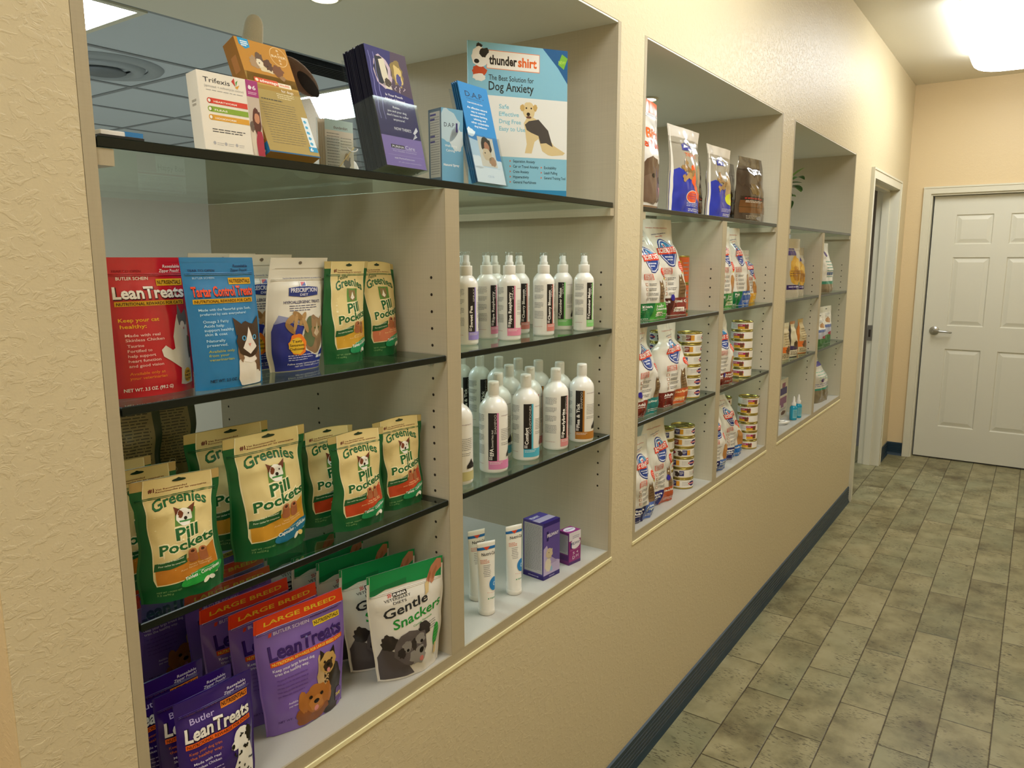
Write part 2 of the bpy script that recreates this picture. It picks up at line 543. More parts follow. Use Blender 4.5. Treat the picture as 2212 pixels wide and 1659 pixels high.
# caulk line under every opening
for i, (x0, x1, xd) in enumerate(BAYS):
    mb = MB()
    mb.box((x0 - 0.002, -0.003, ZB - 0.007), (x1 + 0.002, 0.002, ZB + 0.001), M_CAULK)
    o = mb.build('trim_%d' % (i + 1)); o['kind'] = 'structure'

# ---------------------------------------------------------------- door at the end of the corridor
def casing(mb, P, u, zt, w0, w1, cw, depth=0.016):
    """casing around an opening: P(along, out, z) maps to world"""
    def bb(a0, a1, z0, z1, o0=0.0, o1=depth):
        vs = [P(a, o, z) for z in (z0, z1) for a, o in ((a0, o0), (a1, o0), (a1, o1), (a0, o1))]
        mb.add(vs, [(0, 3, 2, 1), (4, 5, 6, 7), (0, 1, 5, 4), (1, 2, 6, 5), (2, 3, 7, 6), (3, 0, 4, 7)], u)
    bb(w0 - cw, w0, 0, zt + cw); bb(w1, w1 + cw, 0, zt + cw); bb(w0, w1, zt, zt + cw)
    for a0, a1, z0, z1 in ((w0 - cw, w0 - cw + 0.012, 0, zt + cw), (w1 + cw - 0.012, w1 + cw, 0, zt + cw), (w0 - cw + 0.012, w1 + cw - 0.012, zt + cw - 0.012, zt + cw)):
        bb(a0, a1, z0, z1, depth, depth + 0.004)
mb = MB()
casing(mb, lambda a, o, z: (XC - o, -a, z), M_TRIM, 2.058, 0.168, 1.106, 0.052)
def jb(a0, a1, z0, z1, x0, x1):
    mb.box((x0, -a1, z0), (x1, -a0, z1), M_TRIM)
jb(0.159, 0.178, 0, 2.058, XC, XC + 0.14); jb(1.096, 1.115, 0, 2.058, XC, XC + 0.14); jb(0.178, 1.096, 2.044, 2.075, XC, XC + 0.14)
o = mb.build('trim_4'); o['kind'] = 'structure'; o['label'] = 'white casing around the six-panel door'

door = empty('door_1', (XC + 0.05, 0, 0)); tag(door, 'closed white six-panel door with steel lever at corridor end', kind='structure')
mb = MB()
YL, YR, DZ0, DZ1 = -0.189, -1.085, 0.012, 2.040
PY = [(-0.343, -0.584), (-0.690, -0.931)]
PZ = [(1.900, 1.680), (1.582, 1.060), (0.880, 0.265)]
ys = sorted({YL, YR, *[v for p in PY for v in p]}, reverse=True)
zs = sorted({DZ0, DZ1, *[v for p in PZ for v in p]})
for i in range(len(ys) - 1):
    for k in range(len(zs) - 1):
        ya, yb, za, zb_ = ys[i], ys[i + 1], zs[k], zs[k + 1]
        hole = any(abs(ya - a) < 1e-6 and abs(yb - b_) < 1e-6 for a, b_ in PY) and any(abs(zb_ - t) < 1e-6 and abs(za - u_) < 1e-6 for t, u_ in PZ)
        if not hole:
            mb.add([(0, ya, za), (0, yb, za), (0, yb, zb_), (0, ya, zb_)], [(0, 1, 2, 3)], M_DOOR)
        else:
            # moulded panel: groove down, slope up to the raised field
            rings = [(0.0, 0.0), (0.006, 0.009), (0.012, 0.009), (0.038, 0.002), (0.040, 0.002)]
            vs = []
            for ins, dep in rings:
                vs += [(dep, ya - ins, za + ins), (dep, yb + ins, za + ins), (dep, yb + ins, zb_ - ins), (dep, ya - ins, zb_ - ins)]
            fs = []
            for r_ in range(len(rings) - 1):
                for q in range(4):
                    t = (q + 1) % 4
                    fs.append((r_ * 4 + q, r_ * 4 + t, r_ * 4 + 4 + t, r_ * 4 + 4 + q))
            fs.append(tuple(range(len(vs) - 4, len(vs))))
            mb.add(vs, fs, M_DOOR)
mb.box((0.011, YL, DZ0), (0.04, YR, DZ1), M_DOOR)
mb.add([(0, YL, DZ0), (0, YL, DZ1), (0.011, YL, DZ1), (0.011, YL, DZ0)], [(0, 1, 2, 3)], M_DOOR)
mb.add([(0, YR, DZ0), (0, YR, DZ1), (0.011, YR, DZ1), (0.011, YR, DZ0)], [(0, 1, 2, 3)], M_DOOR)
mb.add([(0, YL, DZ0), (0, YR, DZ0), (0.011, YR, DZ0), (0.011, YL, DZ0)], [(0, 1, 2, 3)], M_DOOR)
mb.build('door_leaf', door)
mb = MB()
Mx = Matrix.Translation((0, -0.262, 1.018)) @ Matrix.Rotation(-math.pi / 2, 4, 'Y')
mb.lathe([(0.034, 0.0), (0.034, 0.006), (0.030, 0.010), (0.013, 0.012), (0.012, 0.045), (0.010, 0.048)], M_STEEL, 36, Mx)
mb.tube([(-0.045, -0.262, 1.018), (-0.047, -0.30, 1.017), (-0.046, -0.34, 1.015), (-0.043, -0.375, 1.011), (-0.036, -0.381, 1.010)],
        [0.011, 0.010, 0.0085, 0.0075, 0.006], M_STEEL, 12)
hd = mb.build('door_handle', door); hd['label'] = 'satin steel lever on a round rose'

# ---------------------------------------------------------------- side doorway in the long wall
mb = MB()
casing(mb, lambda a, o, z: (a, -o, z), M_TRIM, 2.064, 5.222, 6.213, 0.062)
mb.box((5.19, 0.0, 0), (5.2215, 0.135, 2.10), M_TRIM); mb.box((6.213, 0.0, 0), (6.245, 0.135, 2.10), M_TRIM)
mb.box((5.19, 0.0, 2.062), (6.245, 0.135, 2.10), M_TRIM)
mb.box((6.200, 0.048, 0), (6.213, 0.095, 2.062), M_TRIM); mb.box((5.2215, 0.048, 0), (5.234, 0.095, 2.062), M_TRIM)
mb.box((5.2215, 0.048, 2.050), (6.213, 0.095, 2.062), M_TRIM)
o = mb.build('trim_5'); o['kind'] = 'structure'; o['label'] = 'white casing and jamb of the open side doorway'
mb = MB()
mb.box((6.198, 0.098, 0.962), (6.2005, 0.131, 1.078), M_STEEL); mb.box((6.1975, 0.108, 0.99), (6.199, 0.122, 1.045), M_HOLE)
tag(mb.build('strike_plate'), 'steel strike plate screwed to the white side doorway jamb', 'strike plate')
mb = MB()
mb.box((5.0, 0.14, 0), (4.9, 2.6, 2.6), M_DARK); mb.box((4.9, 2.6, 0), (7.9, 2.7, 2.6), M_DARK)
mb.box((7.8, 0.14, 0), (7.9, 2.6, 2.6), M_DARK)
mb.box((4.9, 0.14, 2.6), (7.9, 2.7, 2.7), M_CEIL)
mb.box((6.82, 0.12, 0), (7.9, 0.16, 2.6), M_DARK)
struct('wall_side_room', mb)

# ---------------------------------------------------------------- display cabinets in the openings
def panel(mb, a, b, m=None):
    mb.box(a, b, m or M_LINEN)

SHELF_Z = [(1.700, 1.713), (1.3795, 1.3915), (1.0945, 1.1065)]
FLOORZ = 0.777
def pins(mb, x, sx, ys=(0.036, 0.37, 0.70)):
    """two or three columns of shelf-pin holes on a panel face at x, facing sx"""
    for y in ys:
        z = 0.925
        while z < 1.60:
            z += 0.0322
            if z > 1.565: break
            vs = []
            for k in range(10):
                a = 2 * math.pi * k / 10
                vs.append((x + sx * 0.0004, y + 0.0029 * math.cos(a), z + 0.0029 * math.sin(a)))
            mb.add(vs, [tuple(range(10)) if sx < 0 else tuple(range(9, -1, -1))], M_HOLE)

CAB = ['leftmost tall linen-laminate display cabinet holding treat pouches and white bottles',
       'middle tall linen-laminate display cabinet holding white kibble bags and cans',
       'rightmost tall linen-laminate display cabinet with an almost empty top shelf']
SHL = {('top', 0): 'long glass shelf carrying medicine boxes, leaflet holders and the blue poster',
       ('top', 1): 'long glass shelf carrying the clear treat bags of the middle cabinet',
       ('top', 2): 'long almost bare glass shelf at the top of the rightmost cabinet'}
SIDE = {(0, 'l', 0): 'glass shelf under the red and blue cat treat pouches',
        (0, 'l', 1): 'glass shelf under the tan and green dog treat pouches',
        (0, 'r', 0): 'glass shelf under the white spray bottles',
        (0, 'r', 1): 'glass shelf under the tall white shampoo bottles',
        (1, 'l', 0): 'glass shelf under the green-banded and brown-banded kibble bags',
        (1, 'l', 1): 'glass shelf under the teal-banded and orange-banded kibble bags',
        (1, 'r', 0): 'glass shelf under the puppy kibble bags of the middle cabinet',
        (1, 'r', 1): 'glass shelf under the small dog food can stack, middle cabinet',
        (2, 'l', 0): 'glass shelf under the yellow dental chew bags',
        (2, 'l', 1): 'glass shelf under the narrow beige and orange pouches',
        (2, 'r', 0): 'glass shelf under the single white kibble bag of the rightmost cabinet',
        (2, 'r', 1): 'glass shelf under the green-bottomed hanging pouches of the rightmost cabinet'}
def glass_shelf(x0, x1, z0, z1, y0, y1, label, group):
    mb = MB()
    c = 0.002
    x0, x1 = x0 + 0, x1
    mb.add([(x0, y0, z0), (x1, y0, z0), (x1, y1, z0), (x0, y1, z0)], [(0, 3, 2, 1)], M_GLASS)
    mb.add([(x0, y0, z1), (x1, y0, z1), (x1, y1, z1), (x0, y1, z1)], [(0, 1, 2, 3)], M_GLASS)
    o = mb.build('glass_shelf')
    # polished edge band all round, slightly rounded
    e = MB()
    def ring(i, z):
        return [(x0 + i, y0 + i, z), (x1 - i, y0 + i, z), (x1 - i, y1 - i, z), (x0 + i, y1 - i, z)]
    vs = ring(c * .6, z0) + ring(0, z0 + c * .6) + ring(0, z1 - c * .6) + ring(c * .6, z1)
    fs = []
    for r_ in range(3):
        for q in range(4):
            t = (q + 1) % 4
            fs.append((r_ * 4 + q, r_ * 4 + t, r_ * 4 + 4 + t, r_ * 4 + 4 + q))
    e.add(vs, fs, M_GEDGE)
    ed = e.build('polished_edge', o); ed['label'] = 'dark green polished glass edge'
    tag(o, label, 'glass shelf', group)
    return o

for bi, (x0, x1, xd) in enumerate(BAYS):
    t = 0.0165
    cab = empty('display_cabinet', ((x0 + x1) / 2, 0, ZB)); tag(cab, CAB[bi], 'display cabinet', 'display cabinets set in the wall')
    O = Vector(((x0 + x1) / 2, 0, ZB))
    def part(name, mb, label=None):
        o = mb.build(name, cab); o.matrix_parent_inverse = Matrix.Translation(-O)
        if label: o['label'] = label
        return o
    def edged(a, b, front='y'):
        mb = MB(); panel(mb, a, b)
        mb.box((a[0] + 0.0003, a[1] - 0.0012, a[2]), (b[0] - 0.0003, a[1], b[2]), M_EDGE)
        return mb
    mb = edged((x0 + 0.0005, 0.001, ZB + 0.0), (x0 + t, WD, ZT)); pins(mb, x0 + t, 1); part('side_panel', mb)
    mb = edged((x1 - t, 0.001, ZB), (x1 - 0.0005, WD, ZT)); pins(mb, x1 - t, -1); part('side_panel', mb)
    mb = MB(); mb.box((x0 + t, 0.001, 2.1465), (x1 - t, WD, ZT), mat('soffit_paint', 'ebe6d8', rough=0.6)); part('top_panel', mb)
    mb = MB(); mb.box((x0 + t, 0.004, ZB), (x1 - t, DEPTH, FLOORZ), M_FLOORP); mb.box((x0 + t, 0.0, ZB), (x1 - t, 0.004, FLOORZ + 0.0004), M_EDGE); part('bottom_panel', mb)
    mb = edged((xd, 0.001, FLOORZ), (xd + 0.0415, DEPTH, 1.6995)); pins(mb, xd, -1); pins(mb, xd + 0.0415, 1); part('divider_panel', mb)
    for a, b in ((x0 + t, x0 + t + 0.021), (x1 - t - 0.021, x1 - t)):
        mb = edged((a, 0.003, 1.680), (b, DEPTH, 1.6995)); part('shelf_cleat', mb)
    tg = glass_shelf(x0 + t + 0.0015, x1 - t - (0.010 if bi == 0 else 0.003), 1.700, 1.713, 0.0, DEPTH - 0.02, SHL[('top', bi)], 'long top glass shelves')
    for s, (a, b) in (('l', (x0 + t, xd)), ('r', (xd + 0.0415, x1 - t))):
        for k, (z0, z1) in enumerate(SHELF_Z[1:]):
            glass_shelf(a + 0.003, b - 0.004, z0, z1, 0.0, DEPTH - 0.02, SIDE[(bi, s, k)], 'short glass shelves on pins')
            for px, sx in ((a, 1), (b, -1)):
                for py in (0.036, 0.70):
                    mb = MB()
                    Mx = Matrix.Translation((px, py, z0 - 0.0062)) @ Matrix.Rotation(sx * math.pi / 2, 4, 'Y')
                    mb.lathe([(0.0028, 0.0), (0.0028, 0.008), (0.0055, 0.0085), (0.0055, 0.011)], M_CLEAR, 12, Mx)
                    mb.box((px + sx * 0.001, py - 0.005, z0 - 0.0035), (px + sx * 0.012, py + 0.005, z0 - 0.0008), M_CLEAR)
                    part('shelf_pin', mb)

# small recessed lamps in the cabinet tops
def downlight(x, y, label):
    o = empty('recessed_spotlight', (x, y, 2.1465)); tag(o, label, 'spotlight', 'recessed spotlights in the cabinet tops')
    mb = MB(); mb.lathe([(0.020, 0.0), (0.037, -0.001), (0.038, -0.004), (0.030, -0.006), (0.026, -0.004)], M_TRIM, 28, cap=False); mb.build('trim_ring', o)
    mb = MB(); mb.lathe([(0.0, -0.008), (0.012, -0.0075), (0.021, -0.005), (0.026, -0.002)], emis('spot_lamp', (1.0, 0.9, 0.75), DOWN_POWER * 10), 24, cap=False); mb.build('lamp_lens', o)
downlight(1.23, 0.45, 'small round recessed spotlight in the leftmost cabinet top')
downlight(2.637, 0.32, 'small round recessed spotlight in the middle cabinet top')

# ---------------------------------------------------------------- room behind
RX0, RX1, RY1, RZ = -1.6, 7.2, 5.2, 2.443
w = MB(); w.box((RX0, RY1, 0), (RX1, RY1 + 0.1, 2.6), M_ROOMWALL); struct('wall_back', w, 'grey-beige wall of the room behind the shelves')
w = MB(); w.box((RX0 - 0.1, 0.98, 0), (RX0, RY1 + 0.1, 2.6), M_ROOMWALL); w.box((RX1, 2.7, 0), (RX1 + 0.1, RY1 + 0.1, 2.6), M_ROOMWALL); struct('wall_room_sides', w)
w = MB(); w.box((RX0, WD, RZ), (RX1 + 0.1, RY1, RZ + 0.05), M_DROP); struct('ceiling_suspended', w, 'suspended ceiling of pale square panels behind the shelves')
M_GRID = mat('ceiling_grid', '8b9094', rough=0.6)
w = MB()
gx, gy, G = 2.205, 1.765, 0.6096
xs = [gx + G * k for k in range(-6, 9)]; ysn = [gy + G * k for k in range(-1, 6)]
for x in xs:
    if RX0 < x < RX1: w.box((x - 0.012, WD, RZ - 0.004), (x + 0.012, RY1, RZ), M_GRID)
for y in ysn:
    if WD < y < RY1: w.box((RX0, y - 0.012, RZ - 0.0045), (RX1, y + 0.012, RZ), M_GRID)
struct('trim_6', w, 'metal grid between the suspended ceiling panels')

ELIT = emis('troffer_lens', ROOM_LIGHT, ROOM_POWER)
def troffer(x0, x1, y0, y1, label):
    o = empty('fluorescent_troffer', ((x0 + x1) / 2, (y0 + y1) / 2, RZ)); tag(o, label, 'ceiling light', 'fluorescent troffers in the suspended ceiling')
    a, b = (x1 - x0) / 2, (y1 - y0) / 2
    mb = MB(); mb.add([(-a + .025, -b + .025, -0.008), (a - .025, -b + .025, -0.008), (a - .025, b - .025, -0.008), (-a + .025, b - .025, -0.008)], [(0, 3, 2, 1)], ELIT); mb.build('lens', o)
    mb = MB()
    for p, q in (((-a, -b, -0.012), (a, -b + .025, 0)), ((-a, b - .025, -0.012), (a, b, 0)), ((-a, -b + .025, -0.012), (-a + .025, b - .025, 0)), ((a - .025, -b + .025, -0.012), (a, b - .025, 0))):
        mb.box(p, q, M_TRIM)
    mb.build('frame', o)
def gcell(i): return gx + G * i
troffer(gcell(-2) + .0, gcell(-1), gy, gy + 2 * G, 'bright ceiling light at the top left behind the wall edge')
troffer(gcell(1), gcell(2), gy, gy + 2 * G, 'bright ceiling light seen between the gold box and the purple leaflets')
troffer(gcell(5), gcell(6), gy, gy + 2 * G, 'ceiling light of the back room beyond the middle cabinet')
troffer(gcell(-2) + .0, gcell(-1), gy + 4 * G, gy + 5 * G, 'ceiling light near the grey back wall')

o = empty('ceiling_diffuser', (1.90, 2.68, RZ)); tag(o, 'round stepped air diffuser in the suspended ceiling, left of boxes', 'air vent')
MV = mat('diffuser_metal', '9aa2a8', rough=0.5)
mb = MB(); mb.lathe([(0.26, -0.001), (0.25, -0.012), (0.20, -0.016), (0.19, -0.006)], MV, 48, cap=False); mb.build('outer_ring', o)
mb = MB(); mb.lathe([(0.18, -0.006), (0.17, -0.022), (0.13, -0.026), (0.12, -0.010)], MV, 48, cap=False); mb.build('middle_ring', o)
mb = MB(); mb.lathe([(0.0, -0.034), (0.09, -0.032), (0.10, -0.026), (0.08, -0.012)], mat('diffuser_dark', '6a7176', rough=0.6), 48, cap=False); mb.build('centre_cone', o)
mb = MB(); MK = mat('black_grille', '15171a', rough=0.35)
mb.box((2.225, 1.79, RZ - 0.02), (2.80, 1.95, RZ - 0.004), MK)
for k in range(7): mb.box((2.235, 1.795 + k * 0.022, RZ - 0.026), (2.79, 1.800 + k * 0.022, RZ - 0.019), mat('grille_slat', '2c2f33', rough=0.4))
tag(mb.build('return_grille'), 'black ceiling return grille behind the gold box', 'air vent')

w = MB(); w.box((0.32, 0.866, 0.004), (4.75, 0.93, 1.05), mat('light_block_dark', '4a4650', rough=.7)); struct('wall_light_block', w, 'added dark low screen blocking back room light behind the cabinets')  # added low wall, keeps back room light out of the lower compartments
# notices on the back wall
def paper(x0, x1, z0, z1, label, draw, y=RY1 - 0.004):
    mb = MB(); mb.box((x0, y, z0), (x1, y + 0.002, z1), mat('paper', 'e6e4da', rough=0.8))
    a = Art(0.6); draw(a)
    a.lay(mb, lambda u, v, off: Vector((x0 + (x1 - x0) * u, y - off, z0 + (z1 - z0) * v)), thr=0.5)
    tag(mb.build('wall_notice'), label, 'notice')
def dr1(a):
    a.rect(0, .55, .38, 1, 'd3a9b0'); a.txt('Happy Box', .42, .98, .62, .16, '5a5a62'); a.rect(0, .48, 1, .53, 'c48a96'); a.fine(.05, .95, .42, 9, .045, .015, '8a8f90', 5)
paper(3.45, 3.87, 2.13, 2.425, 'white wall notice with pink corner and handwritten heading', dr1)

# ---------------------------------------------------------------- corridor light fixtures
EH = emis('corridor_lens', HALL_LIGHT, HALL_POWER)
def wrap_fixture(x0, x1, y0, y1, label):
    cx, cy = (x0 + x1) / 2, (y0 + y1) / 2
    o = empty('ceiling_light', (cx, cy, CEILZ)); tag(o, label, 'ceiling light', 'wraparound fluorescent fixtures on the corridor ceiling')
    hw, hl = (y1 - y0) / 2, (x1 - x0) / 2
    prof = []
    n = 14
    for i in range(n + 1):
        t = i / n; a = math.pi * t
        y = -hw * math.copysign(abs(math.cos(a)) ** 0.55, math.cos(a)); z = -0.025 - 0.108 * abs(math.sin(a)) ** 0.6
        prof.append((y, z))
    xs_ = [(-hl, .0), (-hl + .004, .55), (-hl + .015, .8), (-hl + .04, .96), (-hl + .07, 1), (hl - .07, 1), (hl - .04, .96), (hl - .015, .8), (hl - .004, .55), (hl, .0)]
    vs = []; fs = []
    for x, k in xs_:
        for y, z in prof:
            vs.append((x, y * (0.86 + 0.14 * k), -0.025 + (z + 0.025) * k))
    m = n + 1
    for i in range(len(xs_) - 1):
        for j in range(n):
            fs.append((i * m + j, i * m + j + 1, (i + 1) * m + j + 1, (i + 1) * m + j))
    mb = MB(); mb.add(vs, fs, EH, True); mb.build('diffuser', o)
    mb = MB(); mb.box((-hl + .01, -hw * .92, -0.026), (hl - .01, hw * .92, 0), M_TRIM); mb.build('housing', o)
wrap_fixture(4.60, 5.92, -1.00, -0.42, 'glowing white wraparound ceiling light near the far door')
wrap_fixture(1.35, 2.65, -1.00, -0.42, 'wraparound ceiling light above the two nearer display cabinets')
wrap_fixture(-1.55, -0.25, -1.00, -0.42, 'wraparound ceiling light at the near end of the corridor')
# ================================================================ packaging builders
def lerp_tab(tab, v):
    for i in range(len(tab) - 1):
        a, b = tab[i], tab[i + 1]
        if v <= b[0]:
            t = (v - a[0]) / max(1e-9, b[0] - a[0])
            t = t * t * (3 - 2 * t)
            return a[1] + (b[1] - a[1]) * t
    return tab[-1][1]

def body_mat(col, gloss=0.3, coat=0.0):
    return mat('film_%s_%02d' % (col, int(gloss * 100)), col, rough=gloss, coat=coat)

class Pouch:
    def __init__(s, w, h, d, width=None, depth=None, lean=0.0, curl=0.0, sway=0.0, wr=0.0016, seed=1, gusset=0.5, tilt=0.0, sag=0.0, box=0.0):
        s.bx = box
        s.w, s.h, s.d = w, h, d
        s.width = width or [(0, 1), (1, 1)]
        s.depth = depth or [(0, .86), (.12, 1), (.35, .95), (.7, .5), (.86, .08), (1, .02)]
        s.lean, s.curl, s.sway, s.wr, s.seed, s.g, s.tilt, s.sag = lean, curl, sway, wr, seed, gusset, tilt, sag
    def P(s, u, v, side, off=0.0):
        """u -1..1 across, v 0..1 up, side -1 front / +1 back"""
        hw = s.w / 2 * lerp_tab(s.width, v)
        hd = s.d / 2 * lerp_tab(s.depth, v)
        au = min(1.0, abs(u))
        k = s.bx * max(0.0, 1 - v * 1.15)
        lens = max(0.0, 1 - au ** (2.4 + 7 * k)) ** (0.8 - 0.42 * k)
        y = side * (hd * lens + 0.0006)
        n = noise.noise(Vector((u * 2.3 + s.seed * 5.1, v * 4.2, side * 1.7 + s.seed)))
        n2 = noise.noise(Vector((u * 5.5 + s.seed, v * 9.0 + s.seed * 2.3, side * 3.1)))
        env = 0.35 + 0.65 * min(1, hd / (s.d * 0.25 + 1e-6))
        amp = s.wr * (n * 1.7 + n2 * 0.7)
        y += (side * amp * env * (1 - au ** 6)) + s.wr * 1.3 * noise.noise(Vector((u * 1.1, v * 2.9 + s.seed, 9.2))) * v
        x = u * hw + s.sway * v * v * s.h + s.wr * 1.2 * noise.noise(Vector((v * 4.5, s.seed * 1.3, 4.4 + u * 0.5))) * min(1, v * 4)
        z = s.h * v
        if v > 0.8: z += s.tilt * u * (v - 0.8) * 5 * s.w / 2 - s.sag * (v - 0.8) * 5 * abs(u) ** 2
        y += s.lean * s.h * v + s.curl * s.h * max(0, v - 0.62) ** 2 * 3
        z -= abs(s.curl) * s.h * max(0, v - 0.7) ** 2 * 0.6
        return Vector((x, y + side * off, z))
    def shell(s, m, nu=22, nv=34, v0=0.0, v1=1.0, off=0.0, mb=None, close=True):
        mb = mb or MB()
        for side in (-1, 1):
            vs = [s.P(-1 + 2 * i / nu, v0 + (v1 - v0) * j / nv, side, off) for j in range(nv + 1) for i in range(nu + 1)]
            fs = []
            for j in range(nv):
                for i in range(nu):
                    a = j * (nu + 1) + i
                    q = (a, a + 1, a + nu + 2, a + nu + 1)
                    fs.append(q if side < 0 else q[::-1])
            mb.add(vs, fs, m, True)
        if close:
            for v in (v0, v1):
                f = [s.P(-1 + 2 * i / nu, v, -1, off) for i in range(nu + 1)]
                b = [s.P(-1 + 2 * i / nu, v, 1, off) for i in range(nu + 1)]
                fs = [(i, nu + 1 + i, nu + 2 + i, i + 1) for i in range(nu)]
                if v == v1: fs = [x[::-1] for x in fs]
                mb.add(f + b, fs, m, False)
        # side fins (welded seams)
        for sgn in (-1, 1):
            vs = []
            for j in range(nv + 1):
                v = v0 + (v1 - v0) * j / nv
                p = s.P(sgn, v, -1, off); q = s.P(sgn, v, 1, off); e = Vector((sgn * 0.003, 0, 0))
                vs += [p, q, q + e - Vector((0, 0.0003, 0)), p + e + Vector((0, 0.0003, 0))]
            fs = []
            for j in range(nv):
                for k in range(4):
                    l = (k + 1) % 4
                    fs.append((j * 4 + k, j * 4 + l, j * 4 + 4 + l, j * 4 + 4 + k))
            mb.add(vs, fs, m, False)
        return mb
    def F(s):
        def f(a, b, off):
            return s.P(2 * a - 1, b, -1, off)
        return f
    def FB(s):
        def f(a, b, off):
            return s.P(1 - 2 * a, b, 1, off)
        return f

PROTO = {}
def make_pouch(name, label, cat, group, loc, rz, geo, body, art, seal=None, zipv=None, gloss=0.3, back_art=None, coat=0.0, clear=None):
    """one pouch: body film, printed front, heat-sealed header strip, zipper ridge"""
    root = empty(name, loc, math.radians(rz)); tag(root, label, cat, group)
    p = Pouch(**geo)
    m = body_mat(body, gloss, coat) if clear is None else clear
    p.shell(m).build('pouch_body', root)
    if art is not None:
        mb = MB(); art.lay(mb, p.F()); mb.build('front_print', root)
    if back_art is not None:
        mb = MB(); back_art.lay(mb, p.FB()); mb.build('back_print', root)
    if seal:
        col, v0 = seal
        mb = p.shell(body_mat(col, gloss, coat), nv=6, v0=v0, v1=1.0, off=0.00022); mb.build('top_seal', root)
    if zipv:
        mb = MB()
        for dz in (0, 0.011):
            pts = [p.P(-0.97 + 1.94 * i / 14, zipv + dz, -1, 0.0004) for i in range(15)]
            mb.tube(pts, 0.0007, m if clear is None else body_mat(body, gloss), 6)
        mb.build('zipper', root)
    return root

def clone(root, label, loc, rz, tilt=0.0, group=None, sc=None):
    c = copy_tree(root); c['label'] = label
    c.location = loc; c.rotation_euler = (tilt, 0, math.radians(rz))
    if group: c['group'] = group
    if sc: c.scale = sc
    return c

# ---------------------------------------------------------------- little printed animals
def cat_face(a, x, y, r, rx=1.0, fur='4a3626', fur2='e9dfce', eye='5aa0c8', nose='d98a80', ear=True):
    a.poly([(x - r * rx, y + r * .3), (x - r * 1.02 * rx, y + r * 1.35), (x - r * .35 * rx, y + r * .85)], fur)
    a.poly([(x + r * rx, y + r * .3), (x + r * 1.02 * rx, y + r * 1.35), (x + r * .35 * rx, y + r * .85)], fur)
    a.L += 1
    a.blob(x, y, r * 1.05 * rx, r, fur, 3, .12)
    a.L += 1
    a.poly([(x, y + r * .75), (x + r * .28 * rx, y), (x + r * .6 * rx, y - r * .45), (x, y - r * .85), (x - r * .6 * rx, y - r * .45), (x - r * .28 * rx, y)], fur2)
    a.L += 1
    for s in (-1, 1):
        a.ell(x + s * r * .45 * rx, y + r * .12, r * .17 * rx, r * .15, eye)
        a.ell(x + s * r * .45 * rx, y + r * .12, r * .08 * rx, r * .09, '10100e', a.L + 1)
    a.poly([(x - r * .12 * rx, y - r * .22), (x + r * .12 * rx, y - r * .22), (x, y - r * .4)], nose, a.L + 1)
    a.L -= 3

def dog_face(a, x, y, r, rx=1.0, fur='a8703a', muz='d9b888', dark='2a1c10', ears='drop', tongue=True):
    if ears == 'drop':
        for s in (-1, 1):
            a.blob(x + s * r * .95 * rx, y + r * .05, r * .36 * rx, r * .75, dark if ears == 'x' else fur, 5 + s, .25)
    else:
        for s in (-1, 1):
            a.poly([(x + s * r * .95 * rx, y + r * .3), (x + s * r * .75 * rx, y + r * 1.45), (x + s * r * .15 * rx, y + r * .8)], dark)
    a.L += 1
    a.blob(x, y, r * rx, r, fur, 7, .14)
    a.L += 1
    a.blob(x, y - r * .35, r * .55 * rx, r * .55, muz, 9, .15)
    a.L += 1
    for s in (-1, 1):
        a.ell(x + s * r * .42 * rx, y + r * .22, r * .13 * rx, r * .13, dark)
    a.ell(x, y - r * .18, r * .22 * rx, r * .16, '15100c')
    if tongue: a.ell(x, y - r * .72, r * .18 * rx, r * .22, 'd88a86')
    a.L -= 3

